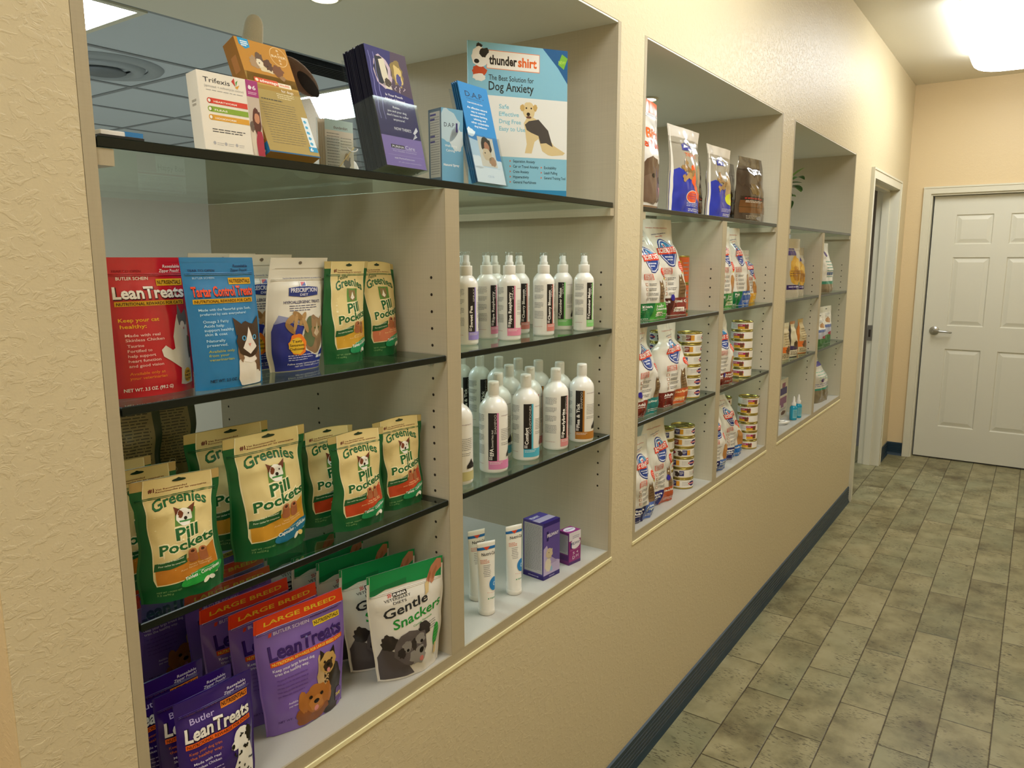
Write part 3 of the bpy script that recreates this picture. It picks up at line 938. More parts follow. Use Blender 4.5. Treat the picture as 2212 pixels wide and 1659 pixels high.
# ---------------------------------------------------------------- artwork of each kind
def art_lean(base, txtc, title, sub, cat=True, kind='red'):
    a = Art(0.22)
    a.L = 1
    a.txt('TEAR TO OPEN', .05, .42, .895, .016, '1f1040' if kind == 'blue' else '8a1420', .01)
    a.txt('Resealable', .70, .92, .925, .022, 'f0e6e0' if kind == 'red' else '1c2c50', .01, it=.2); a.txt('Zipper Pouch!', .65, .91, .893, .022, 'f0e6e0' if kind == 'red' else '1c2c50', .01, it=.2)
    a.txt('BUTLER SCHEIN', .10, .50 if kind != 'blue' else .40, .84, .022 if kind != 'blue' else .014, 'f2ead8' if kind != 'blue' else 'a8cce0', .01)
    a.rect(.60, .795, .94, .845, 'd9a520'); a.txt('NUTRISENTIALS', .615, .925, .806, .028, '3a2410', .02, L=2)
    a.rect(.05, .655, .93, .69, 'd9a520')
    a.txt('NUTRITIONAL REWARDS FOR CATS', .07, .91, .661, .021, '3a2410', .02, L=2)
    if kind == 'red':
        a.txt('LeanTreats', .045, .955, .705, .082, '3a0a10', .055); a.txt('LeanTreats', .04, .95, .71, .082, 'f4eee4', .03, L=2)
        a.txt('Keep your cat', .07, .55, .545, .026, 'f0b428', .015); a.txt('healthy:', .08, .38, .50, .026, 'f0b428', .015)
        for k, t in enumerate(('Made with real', 'Skinless Chicken')): a.txt(t, .12, .54 + .05 * k, .44 - k * .034, .020, 'f3c9c0', .01)
        for k, (t, x) in enumerate((('Taurine', .32), ('Fortified to', .42), ('help support', .46), ('heart function', .52), ('and good vision', .55))): a.txt(t, .13, x, .365 - k * .036, .020, 'f3c9c0', .01)
        a.txt('Available only at', .13, .56, .165, .020, 'e8862c', .01); a.txt('your veterinarian', .13, .58, .132, .020, 'e8862c', .01)
        a.txt('NET WT. 3.5 OZ. (99.2 G)', .06, .66, .045, .024, 'f4eee4', .02)
        # white cat reaching up
        a.poly([(.86, .05), (.78, .06), (.80, .18), (.66, .24), (.56, .28), (.54, .33), (.60, .36), (.70, .32), (.74, .33), (.72, .42), (.76, .52), (.80, .58), (.93, .57), (.95, .45), (.97, .30), (.98, .15), (1.0, .06)], 'd9d4c4', 3)
        a.poly([(.80, .56), (.83, .66), (.87, .58), (.93, .62), (.94, .54), (.93, .50), (.82, .50)], '6b6660', 4)
        a.poly([(.94, .42), (.99, .40), (.99, .26), (.95, .24)], '3c3632', 4)
        a.ell(.87, .50, .035, .03, 'e8dccd', 5); a.ell(.89, .475, .012, .010, 'c98d88', 6)
        a.ell(.90, .12, .062, .055, 'e8b023', 5)
        for k, t in enumerate(('LOW', 'FAT', 'TASTY')): a.txt(t, .865 - .012 * k, .935 + .01 * k, .135 - k * .028, .019, '2a1c10', .02, L=6)
    else:
        a.txt('Tartar Control Treats', .05, .955, .705, .075, '12365e', .05); a.txt('Tartar Control Treats', .05, .95, .71, .073, 'e8502a', .028, L=2)
        a.txt('Made with the flavorful grain Seek,', .10, .88, .60, .018, 'b8e0f0', .01); a.txt('preferred by cats everywhere!', .11, .78, .567, .018, 'b8e0f0', .01)
        for k, (t, x) in enumerate((('Omega 3 Fatty', .48), ('Acids help', .40), ('support healthy', .53), ('skin & coat', .42))): a.txt(t, .13, x, .51 - k * .032, .020, 'b8e0f0', .01)
        for k, (t, x) in enumerate((('Naturally', .38), ('preserved.', .41))): a.txt(t, .14, x, .365 - k * .033, .020, 'b8e0f0', .01)
        for k, (t, x) in enumerate((('Available only', .50), ('from your', .42), ('veterinarian', .48))): a.txt(t, .15, x, .285 - k * .032, .019, 'b6b83a', .01)
        a.txt('NET WT. 2.5 OZ. (70 G)', .14, .66, .055, .022, '15243c', .02)
        a.blob(.78, .13, .22, .26, 'e4dccb', 4, .16, L=3); a.blob(.93, .25, .09, .16, '6a4a30', 6, .2, L=4); a.blob(.60, .27, .05, .08, '8a684a', 2, .2, L=4)
        a.L = 5; cat_face(a, .765, .36, .135, rx=1.62, fur='3f2b1e', fur2='efe6da')
        a.blob(.76, .22, .12, .05, 'efe6da', 12, .2, L=5)
    return a

def art_lb():
    a = Art(0.22); a.L = 1
    a.rect(0, .885, 1, 1.0, 'e0401a'); a.txt('LARGE BREED', .09, .93, .925, .034, 'e8c030', .02, L=2)
    a.rect(0, .877, 1, .886, 'd8c8dc')
    a.txt('BUTLER SCHEIN', .19, .58, .825, .026, 'd8c8e4', .01); a.poly([(.13, .822), (.165, .822), (.175, .852), (.14, .852)], 'c8402c')
    a.txt('Resealable Zipper Pouch!', .60, .94, .85, .014, '4a2c72', .01)
    a.rect(.62, .775, .95, .822, 'e0bc2c'); a.txt('NUTRISENTIALS', .635, .935, .785, .027, '2c1c10', .02, L=2)
    a.txt('LeanTreats', .10, .955, .638, .115, '301858', .03); a.txt('LeanTreats', .105, .95, .642, .112, '3c2070', .012, L=2)
    a.rect(.10, .588, .96, .625, 'd8481c'); a.txt('NUTRITIONAL REWARDS FOR LARGE BREED DOGS', .115, .945, .595, .022, 'ecc850', .02, L=2)
    a.txt('Keep your large breed dog', .11, .57, .545, .022, 'ece4f0', .01); a.txt('trim the healthy way.', .12, .50, .512, .022, 'ece4f0', .01)
    a.fine(.13, .48, .465, 5, .036, .010, '6a4a98', 4)
    a.txt('Available only at', .22, .42, .24, .017, 'd8cce8', .01); a.txt('your veterinarian', .22, .40, .212, .017, 'd8cce8', .01)
    a.txt('NET WT. 10 OZ', .10, .38, .10, .018, '4a2c72', .01)
    # german shepherd, dark dog and golden retriever
    a.blob(.80, .20, .15, .24, '2c2218', 3, .2, L=2); a.blob(.66, .32, .08, .2, 'c0a070', 5, .2, L=2)
    a.L = 3; dog_face(a, .735, .445, .085, rx=1.35, fur='c09a58', muz='3a2a1a', dark='241a12', ears='up')
    a.blob(.52, .10, .22, .10, '8a4f20', 8, .15, L=4); a.L = 5
    dog_face(a, .55, .20, .115, rx=1.45, fur='a8682c', muz='b87838', dark='20140c')
    a.blob(.92, .10, .06, .07, '5b3c80', 2, .2, L=6); a.txt('Tasty', .86, .97, .09, .03, 'e8d040', .02, L=7)
    return a

def art_dp():
    a = Art(0.2); a.L = 1
    a.txt('Resealable', .66, .93, .925, .024, 'd8d0ea', .012, it=.2); a.txt('Zipper Pouch!', .61, .93, .893, .024, 'd8d0ea', .012, it=.2)
    a.txt('TEAR TO OPEN', .08, .5, .86, .014, '8a4a70', .01)
    a.txt('Butler', .14, .46, .778, .048, 'b8a8dc', .008)
    a.rect(.55, .80, .95, .857, 'd87a24'); a.txt('NUTRISENTIALS', .565, .935, .813, .034, '3c1c10', .025, L=2)
    a.txt('LeanTreats', .065, .955, .645, .112, '1a1030', .06); a.txt('LeanTreats', .06, .95, .65, .11, 'efebe4', .03, L=2)
    a.rect(.06, .592, .95, .632, 'e8641c'); a.txt('NUTRITIONAL REWARDS FOR DOGS', .075, .935, .60, .024, '5a200c', .02, L=2)
    for k, t in enumerate(('Keep your dog trim', 'the healthy way.')): a.txt(t, .09, .50, .54 - k * .04, .022, 'c8682c', .01)
    for k, t in enumerate(('Made with real', 'Skinless Chicken')): a.txt(t, .12, .46, .45 - k * .036, .020, 'd8d0ea', .01)
    a.fine(.12, .5, .36, 5, .035, .010, 'a898c8', 5)
    a.txt('NET WT. 4 OZ', .10, .45, .06, .022, 'd8d0ea', .01)
    # dalmatian
    a.poly([(.62, .10), (.60, .22), (.70, .34), (.72, .44), (.90, .44), (.96, .30), (.97, .08)], 'e6e2d8', 2)
    a.blob(.80, .49, .13, .075, 'e9e5dc', 4, .14, L=3); a.blob(.69, .455, .08, .04, 'e9e5dc', 6, .14, L=3)
    a.ell(.635, .455, .028, .020, '16130f', 5); a.ell(.77, .50, .014, .010, '16130f', 5)
    a.blob(.90, .49, .045, .06, '1c1814', 3, .2, L=4)
    r = random.Random(3)
    for k in range(24):
        a.blob(r.uniform(.64, .95), r.uniform(.11, .43), r.uniform(.010, .026), r.uniform(.008, .018), '1a1613', k, .4, L=4, n=9)
    for k in range(6): a.blob(r.uniform(.72, .86), r.uniform(.46, .54), .010, .007, '1a1613', k, .4, L=5, n=8)
    return a

def art_greenies(flav, oval, ovt, feline=False, big=False):
    """cream waist-shaped panel on a green pouch"""
    a = Art(0.33)
    G = '0f5a2c'; CR = 'ddc98c'
    def edge(b): return .105 + .02 * math.sin(b * 7) + (.03 if b < .2 else 0)
    L_ = [(edge(1 - k / 14 * .86), 1 - k / 14 * .86) for k in range(15)]
    R_ = [(1 - edge(1 - k / 14 * .86) * .62, 1 - k / 14 * .86) for k in range(15)]
    pts = [(x, y) for x, y in reversed(L_)] + R_
    pts = [(L_[-1][0], .145)] + [(x, y) for x, y in reversed(L_)] + R_ + [(.60, .155)]
    a.poly(pts, 'ece0b6', 1)
    pts2 = [(x + (.012 if x < .5 else -.012), y if y > .5 else y + .006) for x, y in pts]
    a.poly(pts2, CR, 2)
    # flavour colour at the foot of the panel
    a.poly([(.155, .155), (.145, .30), (.40, .315), (.70, .36), (.92, .42), (.915, .17), (.60, .165)], flav, 3)
    a.L = 3
    a.txt('#1', .17, .235, .895, .030, '6a2014', .04); 
    a.txt('Vet Recommended', .25, .62, .905, .013, '6a2014', .015); a.txt('Recommandee par les veterinaires', .25, .86, .886, .013, '6a2014', .015)
    y0 = .745
    if feline: y0 -= .025; a.txt('Feline', .26, .50, .815, .040, '14532c', .01, sl=.10)
    a.txt('Greenies', .17, .87, y0 - .015, .080, '123c22', .028, arc=.055); a.txt('Greenies', .175, .865, y0 - .011, .074, '1d6a3a', .006, arc=.055, L=4)
    # little head in front of a green square
    a.poly([(.42, .60), (.68, .61), (.70, .73), (.44, .735)], '5c8a3c', 4)
    if feline:
        a.L = 5; cat_face(a, .55, .665, .05, rx=1.5, fur='8a7448', fur2='efe8d8', eye='a8a040')
    else:
        a.poly([(.44, .68), (.42, .755), (.52, .72)], '6b3420', 5); a.poly([(.66, .69), (.70, .765), (.58, .725)], '6b3420', 5)
        a.blob(.55, .665, .10, .068, 'f0ece0', 4, .12, L=6); a.blob(.50, .69, .034, .03, '7c4024', 3, .2, L=7)
        a.ell(.56, .655, .022, .014, '1c1410', 8); a.ell(.60, .69, .010, .008, '1c1410', 8)
        a.rect(.48, .628, .64, .640, '3c8a48', 8)
    a.L = 3
    a.txt('Pill', .41, .72, .490, .094, 'f0e4b8', .09, sl=.07); a.txt('Pill', .415, .715, .493, .090, '14602e', .028, sl=.07, L=5)
    a.txt('Pockets', .19, .94, .388, .080, 'f0e4b8', .09, sl=.08); a.txt('Pockets', .195, .935, .391, .076, '14602e', .028, sl=.08, L=5)
    a.poly([(.14, .33), (.30, .335), (.52, .375), (.51, .335), (.52, .305), (.30, .275), (.13, .27)], '17582c', 5)
    a.txt('Hides Pills & Medicines!', .18, .48, .325, .014, 'dfe8c8', .01, sl=.08, L=6); a.txt('Pour cacher les comprimes', .18, .49, .298, .013, 'dfe8c8', .01, sl=.05, L=6)
    for k, (x, y, rr) in enumerate(((.60, .345, .065), (.74, .34, .060))):
        a.poly([(x - rr, y - .035), (x - rr * .85, y + .045), (x + rr * .85, y + .045), (x + rr, y - .035)], 'a2603a', 6 + k)
        a.ell(x, y - .035, rr, .02, 'a2603a', 6 + k); a.ell(x, y + .042, rr * .85, .022, 'b8744a', 8); a.ell(x, y + .042, rr * .42, .012, '4a2414', 9)
    a.txt('With Real Flavor', .55, .84, .262, .014, 'e8c088', .01, sl=.06, L=5); a.txt('Avec Saveur Naturelle', .42, .84, .236, .014, 'e8c088', .01, sl=.06, L=5)
    a.ell(.70, .165, .29, .055, oval, 6, rot=9); a.txt('Fits most / Convient a la plupart', .55, .85, .190, .010, 'cfe6d4', .01, sl=.08, L=7)
    a.txt(ovt, .47, .93, .150, .028, 'f0f2ea', .02, sl=.10, L=7)
    a.ell(.74, .115, .045, .020, 'e8e2c8', 7, rot=20); a.ell(.82, .12, .045, .020, 'f2efe4' if not big else 'dcc070', 8, rot=-15)
    a.txt('NET WT. / POIDS NET', .14, .42, .085, .014, '8ab070', .01); a.txt('3.2 oz/90 g' if not (feline or big) else ('1.6 oz/45 g' if feline else '7.9 oz/224 g'), .14, .32, .06, .016, '8ab070', .01)
    a.ell(.53, .962, .085, .012, '14301c', 5); a.poly([(.46, .962), (.60, .962), (.53, .982)], '14301c', 5)
    return a

def art_gentle():
    a = Art(0.25); a.L = 1
    a.poly([(0, .80), (.22, .845), (.5, .845), (.78, .835), (1, .815), (1, 1), (0, 1)], '0b8a4a'); a.poly([(0, .80), (.22, .845), (.5, .845), (.5, .90), (.2, .885), (0, .86)], '0c7440', 2)
    a.rect(0, .78, .012, 1, 'e8e4dc', 3)
    # hand holding a biscuit
    a.poly([(1, .98), (.93, .99), (.84, .93), (.80, .86), (.765, .80), (.79, .775), (.82, .80), (.83, .775), (.87, .79), (.92, .86), (1, .90)], 'b87858', 4)
    a.poly([(.83, .90), (.80, .84), (.79, .80), (.81, .80), (.84, .86)], 'a0603f', 5); a.poly([(.92, .93), (.86, .86), (.85, .80), (.88, .82), (.93, .90)], 'a66a48', 5)
    a.poly([(.70, .70), (.76, .72), (.80, .79), (.775, .81), (.74, .79)], 'c8b07c', 5)
    a.rect(.29, .765, .48, .80, '18161c', 3); a.txt('PURINA', .30, .47, .772, .020, 'f0ece4', .03, L=4)
    for i in range(4):
        for j in range(4):
            if (i + j) % 2 == 0: a.rect(.225 + i * .013, .77 + j * .0085, .238 + i * .013, .7785 + j * .0085, 'c8302c', 3)
    a.txt('VETERINARY', .17, .52, .738, .022, '2c2a30', .005); a.txt('DIETS', .27, .45, .706, .022, '2c2a30', .005)
    a.txt('Gentle', .14, .74, .585, .085, '26282a', .018, sl=.10); a.txt('Snackers', .24, .96, .475, .085, '1c8a34', .018, sl=.12)
    a.txt('Canine Formula', .50, .80, .455, .018, '4aa050', .005, sl=.14); a.fine(.62, .86, .43, 4, .022, .006, '6a6c68', 3, sl=.1)
    a.ell(.865, .30, .055, .11, '1f9436', 2, rot=-5)
    for k in range(5): a.rect(.82, .24 + k * .03, .91, .246 + k * .03, '5ab458', 3, .2)
    a.poly([(.835, .12), (.885, .12), (.90, .22), (.85, .22)], 'd0b884', 4)
    # schnauzer
    a.poly([(0, .02), (0, .24), (.08, .34), (.25, .26), (.42, .10), (.50, .02)], '4c4443', 2)
    a.blob(.16, .37, .10, .07, '2e2826', 3, .25, L=3); a.blob(.66, .405, .10, .06, '35302e', 5, .25, L=3)
    a.blob(.46, .27, .24, .155, '5c5452', 4, .16, L=4); a.blob(.38, .30, .07, .05, '85807a', 7, .2, L=5); a.blob(.58, .33, .08, .045, '8a857e', 9, .2, L=5)
    a.blob(.55, .19, .13, .085, '8c8780', 6, .3, L=5); a.blob(.30, .25, .05, .05, '302a28', 6, .3, L=6); a.blob(.48, .30, .035, .06, '302a28', 6, .3, L=6)
    a.ell(.385, .265, .020, .014, '0c0a0a', 7); a.ell(.60, .305, .022, .015, '0c0a0a', 7); a.ell(.60, .225, .040, .026, '100d0d', 7); a.ell(.595, .15, .035, .024, 'c07068', 7)
    return a

def art_presc():
    a = Art(0.28); a.L = 1
    a.poly([(.03, .0), (.03, .36), (.06, .43), (.18, .45), (.45, .40), (.80, .36), (.98, .36), (.98, 0)], '24308a', 1); a.poly([(.05, .42), (.12, .50), (.30, .47), (.5, .42), (.18, .44)], '8c90b0', 2)
    a.txt('Nutrition that can improve life / Nutrition qui ameliore la vie', .20, .92, .815, .011, '3a3c78', .01)
    a.poly([(.30, .665), (.30, .745), (.65, .765), (1.0, .745), (1.0, .665), (.65, .645)], '24357c', 2) if False else a.poly([(.28, .665), (.28, .735), (.53, .75), (.80, .735), (.80, .665), (.53, .65)], '24357c', 2)
    a.poly([(.48, .745), (.48, .79), (.60, .79), (.60, .745)], 'e6e2d8', 3); a.poly([(.50, .75), (.50, .785), (.58, .785)], 'c8302c', 4); a.poly([(.50, .75), (.58, .75), (.58, .785)], '2c3c90', 4)
    a.txt('PRESCRIPTION', .31, .78, .695, .036, 'e8e6ec', .018, L=3); a.txt('DIET', .47, .62, .662, .020, 'e8e6ec', .01, L=3)
    a.txt('HYPOALLERGENIC TREATS', .20, .86, .595, .026, '2c2e60', .01)
    a.fine(.28, .80, .572, 3, .020, .007, '55566e', 2)
    # cat in an arc, biscuits, tasty splash
    a.blob(.72, .30, .24, .18, 'dcd8cc', 2, .1, L=2); a.blob(.72, .31, .22, .165, '8c6e50', 3, .12, L=3)
    a.ell(.62, .34, .11, .14, '5c6a48', 4); a.L = 5; cat_face(a, .76, .36, .085, rx=1.4, fur='9a7a56', fur2='cdb898', eye='8a8c50')
    for k, (x, y, r) in enumerate(((.28, .46, 25), (.40, .49, -20), (.35, .43, 70), (.48, .46, 40), (.27, .38, -30), (.52, .40, -50))):
        a.ell(x, y, .085, .030, ('a88250', '96703e', 'b08a58')[k % 3], 6 + k % 3, rot=r)
    a.blob(.38, .23, .155, .092, 'e87a24', 5, .16, L=9); a.blob(.36, .225, .12, .075, 'e0b42c', 6, .1, L=10)
    for k, t in enumerate(('Tasty', 'Savoureuses', 'Deliciosas')): a.txt(t, .28 - .03 * (k > 0), .46 + .03 * (k > 0), .255 - k * .034, .022, '3a2c14', .012, L=11)
    a.fine(.22, .66, .135, 3, .020, .007, 'c8cce8', 4, L=3); a.rect(.74, .095, .83, .118, 'e8e8ec', 3); a.rect(.85, .095, .95, .118, 'e8e8ec', 3)
    a.txt('Feline treats / gateries pour chats', .20, .90, .055, .015, 'e8e8f0', .01); a.txt('NET WT. / POIDS NET 2.5 oz (71 g)', .32, .92, .032, .013, 'e8e8f0', .01)
    a.ell(.50, .955, .030, .014, '6a5f50', 3); a.rect(.06, .905, .94, .908, '9c9484', 2)
    return a

def art_science(c1, t1, c2, t2, age='', cat=True, dot=None, tag2=None):
    a = Art(0.2); a.L = 1
    a.txt('CLINICALLY PROVEN NUTRITION', .14, .80, .905, .010, 'c84a3c', .01)
    a.txt('nutrition that performs', .30, .72, .835, .013, '3a3c80', .01, sl=.05); a.txt('naturally', .40, .62, .815, .012, 'c84a3c', .01, sl=.05)
    # round logo with red banner
    a.ell(.52, .655, .225, .145, '28387c', 2); a.ell(.52, .655, .205, .132, 'dfe2ea', 3); a.ell(.52, .655, .188, .121, '26428c', 4)
    a.poly([(.37, .72), (.45, .755), (.60, .765), (.68, .72), (.66, .68), (.38, .68)], '3c86b4', 5)
    a.poly([(.42, .675), (.42, .745), (.53, .755), (.53, .685)], 'e4e0d8', 6); a.poly([(.435, .70), (.435, .735), (.515, .745)], 'd8482c', 7); a.poly([(.435, .70), (.515, .71), (.515, .745)], '2c3c80', 7)
    a.poly([(.25, .635), (.27, .675), (.26, .70), (.80, .725), (.78, .69), (.80, .655), (.80, .65)], 'd8402c', 8)
    a.txt('SCIENCE DIET', .285, .77, .652, .044, 'f4efe8', .03, sl=.035, L=9)
    a.fine(.38, .66, .605, 1, .02, .014, 'd0d6e8', 3, L=6); a.fine(.41, .63, .578, 1, .02, .012, 'd0d6e8', 5, L=6)
    a.rect(.20, .435, .22, .50, 'd86a58', 2); a.rect(.20, .497, .48, .50, 'd86a58', 2); a.rect(.20, .435, .48, .438, 'd86a58', 2); a.rect(.46, .435, .48, .50, 'd86a58', 2)
    a.txt('CLINICALLY', .235, .45, .480, .012, 'd0503c', .02); a.txt('PROVEN', .235, .45, .460, .014, 'd0503c', .02); a.txt('BENEFITS', .235, .45, .443, .011, 'd0503c', .02)
    for k in range(4):
        y = .385 - k * .052
        a.rect(.20, y - .012, .27, y + .02, 'b8937c', 2); a.ell(.235, y + .004, .018, .012, 'efe9de', 3)
        a.fine(.30, .52 if k % 2 else .58, y + .006, 2, .016, .006, '55565a', k + 2)
    # red guarantee drop
    a.ell(.84, .52, .085, .05, 'd8402c', 2); a.poly([(.78, .50), (.90, .50), (.84, .44)], 'd8402c', 2); a.poly([(.80, .455), (.86, .455), (.83, .425)], 'c8b82c', 1)
    a.fine(.785, .895, .535, 4, .018, .006, 'f2d8cc', 9, L=3)
    if cat:
        a.poly([(.66, .185), (.66, .33), (.68, .43), (.715, .395), (.76, .44), (.78, .385), (.84, .28), (.86, .185)], '7a5f40', 3)
        a.ell(.72, .37, .018, .010, 'd8cca8', 4)
        for k in range(4): a.rect(.69, .22 + k * .035, .82, .228 + k * .035, '5a4228', 4, .05)
    else:
        a.poly([(.66, .185), (.66, .30), (.70, .40), (.80, .41), (.84, .36), (.87, .185)], 'a8743c', 3); a.blob(.76, .36, .07, .045, 'b8844a', 4, .15, L=4)
    a.rect(.0, .0, 1, .185, c2, 2); a.poly([(0, 0), (0, .185), (.46, .185), (.44, .12), (.36, .0)], c1, 3)
    lines = t1.split('|')
    for k, t in enumerate(lines): a.txt(t, .10, .10 + .045 * len(t) + .03, .135 - k * .035, .028, 'f2f0ea', .03, L=4)
    a.fine(.10, .30, .115 - .035 * (len(lines) - 1), 1, .02, .008, 'e0dcd4', 3, L=4)
    for k, t in enumerate(t2.split('|')): a.txt(t, .50, min(.95, .50 + .042 * len(t) + .03), .135 - k * .032, .026, 'f0d8a0' if c2 == 'b8542a' else 'e6ecdc', .02, L=4)
    a.fine(.50, .90, .055, 2, .018, .006, 'e4e4dc', 5, L=4)
    a.txt('NET WT 3.5 lb', .08, .30, .012, .012, 'e8e4dc', .01, L=4)
    if tag2: a.rect(.52, .045, .78, .085, tag2[0], 4); a.txt(tag2[1], .55, .75, .053, .022, tag2[2], .02, L=5)
    if dot: a.ell(dot[0], dot[1], .06, .034, '241a8c', 12)
    return a

def art_bones(orange=True):
    a = Art(0.18); a.L = 1
    a.poly([(0, 0), (0, .48), (.15, .52), (.4, .44), (.7, .36), (1, .30), (1, 0)], '2434a0', 1)
    a.rect(.012, .02, .05, .97, 'dcd8cc', 2)
    a.poly([(.28, .73), (.30, .80), (.40, .825), (.58, .79), (.56, .735)], '3a3f8c', 2); a.poly([(.33, .76), (.38, .80), (.50, .78)], 'e8e6e0', 3)
    if orange:
        a.txt('TREATS', .34, .76, .665, .042, 'e07a4c', .02)
        a.poly([(.48, .56), (.42, .44), (.46, .36), (.62, .26), (.86, .12), (.96, .16), (.80, .25), (.62, .36), (.56, .46), (.62, .60)], 'e8581c', 2)
        a.poly([(.62, .60), (.56, .46), (.64, .36), (.84, .22), (.98, .20), (.99, .55), (.80, .62)], '7a8464', 2); a.blob(.84, .45, .12, .12, '9c8260', 3, .2, L=3)
        a.ell(.52, .20, .20, .075, 'efe6dc', 3); a.ell(.52, .20, .185, .068, 'e8521c', 4)
        for k, t in enumerate(('Oral', 'Antioxidants', '& Calcium')): a.txt(t, .42 - .05 * (k > 0), .62 + .05 * (k > 0), .225 - k * .026, .016, '7a3c8c', .01, L=5)
    else:
        a.blob(.75, .40, .22, .22, 'b09468', 4, .15, L=2); a.ell(.72, .27, .20, .085, 'c8cc28', 4); a.ell(.84, .28, .10, .07, 'd8a868', 5)
    for k, (x, y, r) in enumerate(((.30, .56, 55), (.42, .50, -30), (.34, .42, 20))):
        c_, s_ = math.cos(math.radians(r)), math.sin(math.radians(r)); col = ('9a7848', '88683c', 'a88452')[k]
        a.ell(x, y, .10, .028, col, 6 + k, rot=r)
        for q in (-1, 1):
            for e in (-1, 1): a.ell(x + q * .09 * c_ - e * .025 * s_, y + q * .05 * s_ + e * .02 * c_, .04, .024, col, 6 + k)
    a.fine(.35, .75, .125, 3, .018, .006, 'c8cce8', 3, L=5); a.fine(.4, .9, .05, 2, .02, .008, 'dfe0ee', 8, L=5)
    a.rect(.10, .875, .95, .879, 'c0bab0', 2)
    return a

def art_dark(band='8a6424'):
    a = Art(0.2); a.L = 1
    a.rect(.06, .14, .94, .34, band, 1); a.rect(.06, .335, .94, .40, '2a1c14', 2); a.fine(.15, .80, .355, 1, .02, .022, '9a2c28', 4, L=3)
    a.fine(.18, .75, .325, 2, .02, .008, 'd8d0c0', 3, L=4); a.blob(.45, .50, .20, .08, '6a5428', 5, .3, L=3); a.rect(.06, .225, .94, .235, '4a3414', 3)
    a.fine(.2, .7, .09, 3, .02, .008, 'a89c84', 7, L=3); a.ell(.60, .06, .12, .03, '8c8a86', 4)
    return a

def art_back(colr='8a7c50'):
    """reverse side: many lines of small print, stamps and a price code"""
    a = Art(0.4); a.L = 1
    a.rect(.10, .06, .92, .96, colr, 1); a.fine(.14, .88, .93, 22, .020, .007, '3a3420', 3, L=2, sl=-.02)
    for k, y in enumerate((.52, .46, .40)): a.ell(.60, y, .05, .022, 'b8ac84', 3); a.ell(.60, y, .036, .015, '5a4a34', 4)
    a.rect(.20, .10, .52, .28, 'd0cabc', 3)
    r = random.Random(4); y = .115
    while y < .265:
        h = r.uniform(.003, .008); a.rect(.23, y, .49, y + h, '2a2a30', 4); y += h + r.uniform(.003, .006)
    a.fine(.58, .86, .30, 7, .025, .008, '3a3420', 6, L=2)
    return a

def art_backwhite():
    a = Art(0.3); a.L = 1
    a.rect(0, .62, 1, 1, '5c4438', 1); a.fine(.06, .94, .58, 26, .020, .008, '3c3c3c', 8, L=2); a.rect(0, .605, 1, .622, '3a2a24', 3)
    return a
# ================================================================ bottles, tubes, cans, boxes, holders
def lathe_obj(name, prof, m, parent, n=40, cap=True):
    mb = MB(); mb.lathe(prof, m, n, cap=cap); return mb.build(name, parent)

def label_art(word, small, kind, col, extra=None):
    """wraps round the bottle: a = 0.5 is the middle of the black strip"""
    a = Art(0.4); a.L = 1
    a.rect(.455, .16, .55, .99, '1c1817'); a.rect(.55, .16, .572, .99, col); a.rect(.455, .01, .82, .16, col)
    L_ = .030 * max(5, len(word)) * .95
    for i in range(2):
        for j in range(3): a.rect(.466 + i * .019, .180 + j * .019, .479 + i * .019, .193 + j * .019, 'f2efe8', 3)
    wl = min(.62, .045 * len(word)); a.txt(word, .511, wl, .245, .040, 'f4f1ea', .03, L=3, vert=True)
    if small: a.txt(small, .509, .30, .26 + wl, .020, 'e8e4dc', .01, L=3, vert=True)
    a.txt(kind, .544, .048 * len(kind), .965 - .048 * len(kind), .024, 'cfcac2', .0, L=3, vert=True)
    a.txt('animalpharm', .60, .75, .93, .018, '8a6a70', .01); a.fine(.60, .76, .70, 7, .030, .007, '4a4a4c', 4); a.fine(.60, .74, .46, 2, .03, .007, '4a4a4c', 6)
    a.poly([(.68, .21), (.68, .26), (.72, .32), (.745, .37), (.76, .32), (.80, .26), (.80, .21)], '1c1817', 2)
    a.fine(.47, .62, .13, 2, .025, .008, 'f0ece8', 2, L=3)
    for k, (y, n) in enumerate(((.95, 6), (.76, 4), (.60, 5), (.42, 7))): a.fine(.25, .405, y, n, .024, .008, '77777a', 3 + k)
    a.fine(.25, .40, .10, 1, .02, .006, 'c08a80', 4)
    return a

def wrap(r, z0, z1):
    def F(a, b, off):
        t = (a - .5) * 2 * math.pi
        return Vector(((r + off) * math.sin(t), -(r + off) * math.cos(t), z0 + (z1 - z0) * b))
    return F

M_HDPE = mat('white_bottle_plastic', 'edebe2', rough=0.28, coat=0.3)
M_CAPW = mat('white_cap_plastic', 'e4e1d6', rough=0.4)
def spray_bottle(loc, rz, art, label):
    o = empty('spray_bottle', loc, rz); tag(o, label, 'spray bottle', 'white spray bottles on the middle glass shelf')
    r = .0255
    lathe_obj('bottle_body', [(r * .86, 0), (r * .97, .002), (r, .005), (r, .124), (r * .985, .128), (r * .93, .133), (r * .80, .138), (r * .62, .1435), (.0125, .146), (.0125, .149)], M_HDPE, o)
    mb = MB(); art.lay(mb, wrap(r, .010, .1225), thr=.004); mb.build('label', o)
    lathe_obj('collar', [(.0135, .146), (.0139, .148), (.0139, .164), (.0133, .166), (.010, .166)], M_CAPW, o, 32)
    lathe_obj('nozzle', [(.0098, .166), (.0094, .173), (.0078, .174), (.0076, .187), (.006, .188)], M_CAPW, o, 24)
    mb = MB(); mb.lathe([(.0100, .1665), (.0094, .1935), (.0085, .195)], M_CLEAR, 28, cap=False); mb.lathe([(.0, .195), (.0085, .195)], M_CLEAR, 28, cap=False); mb.build('clear_overcap', o)
    return o

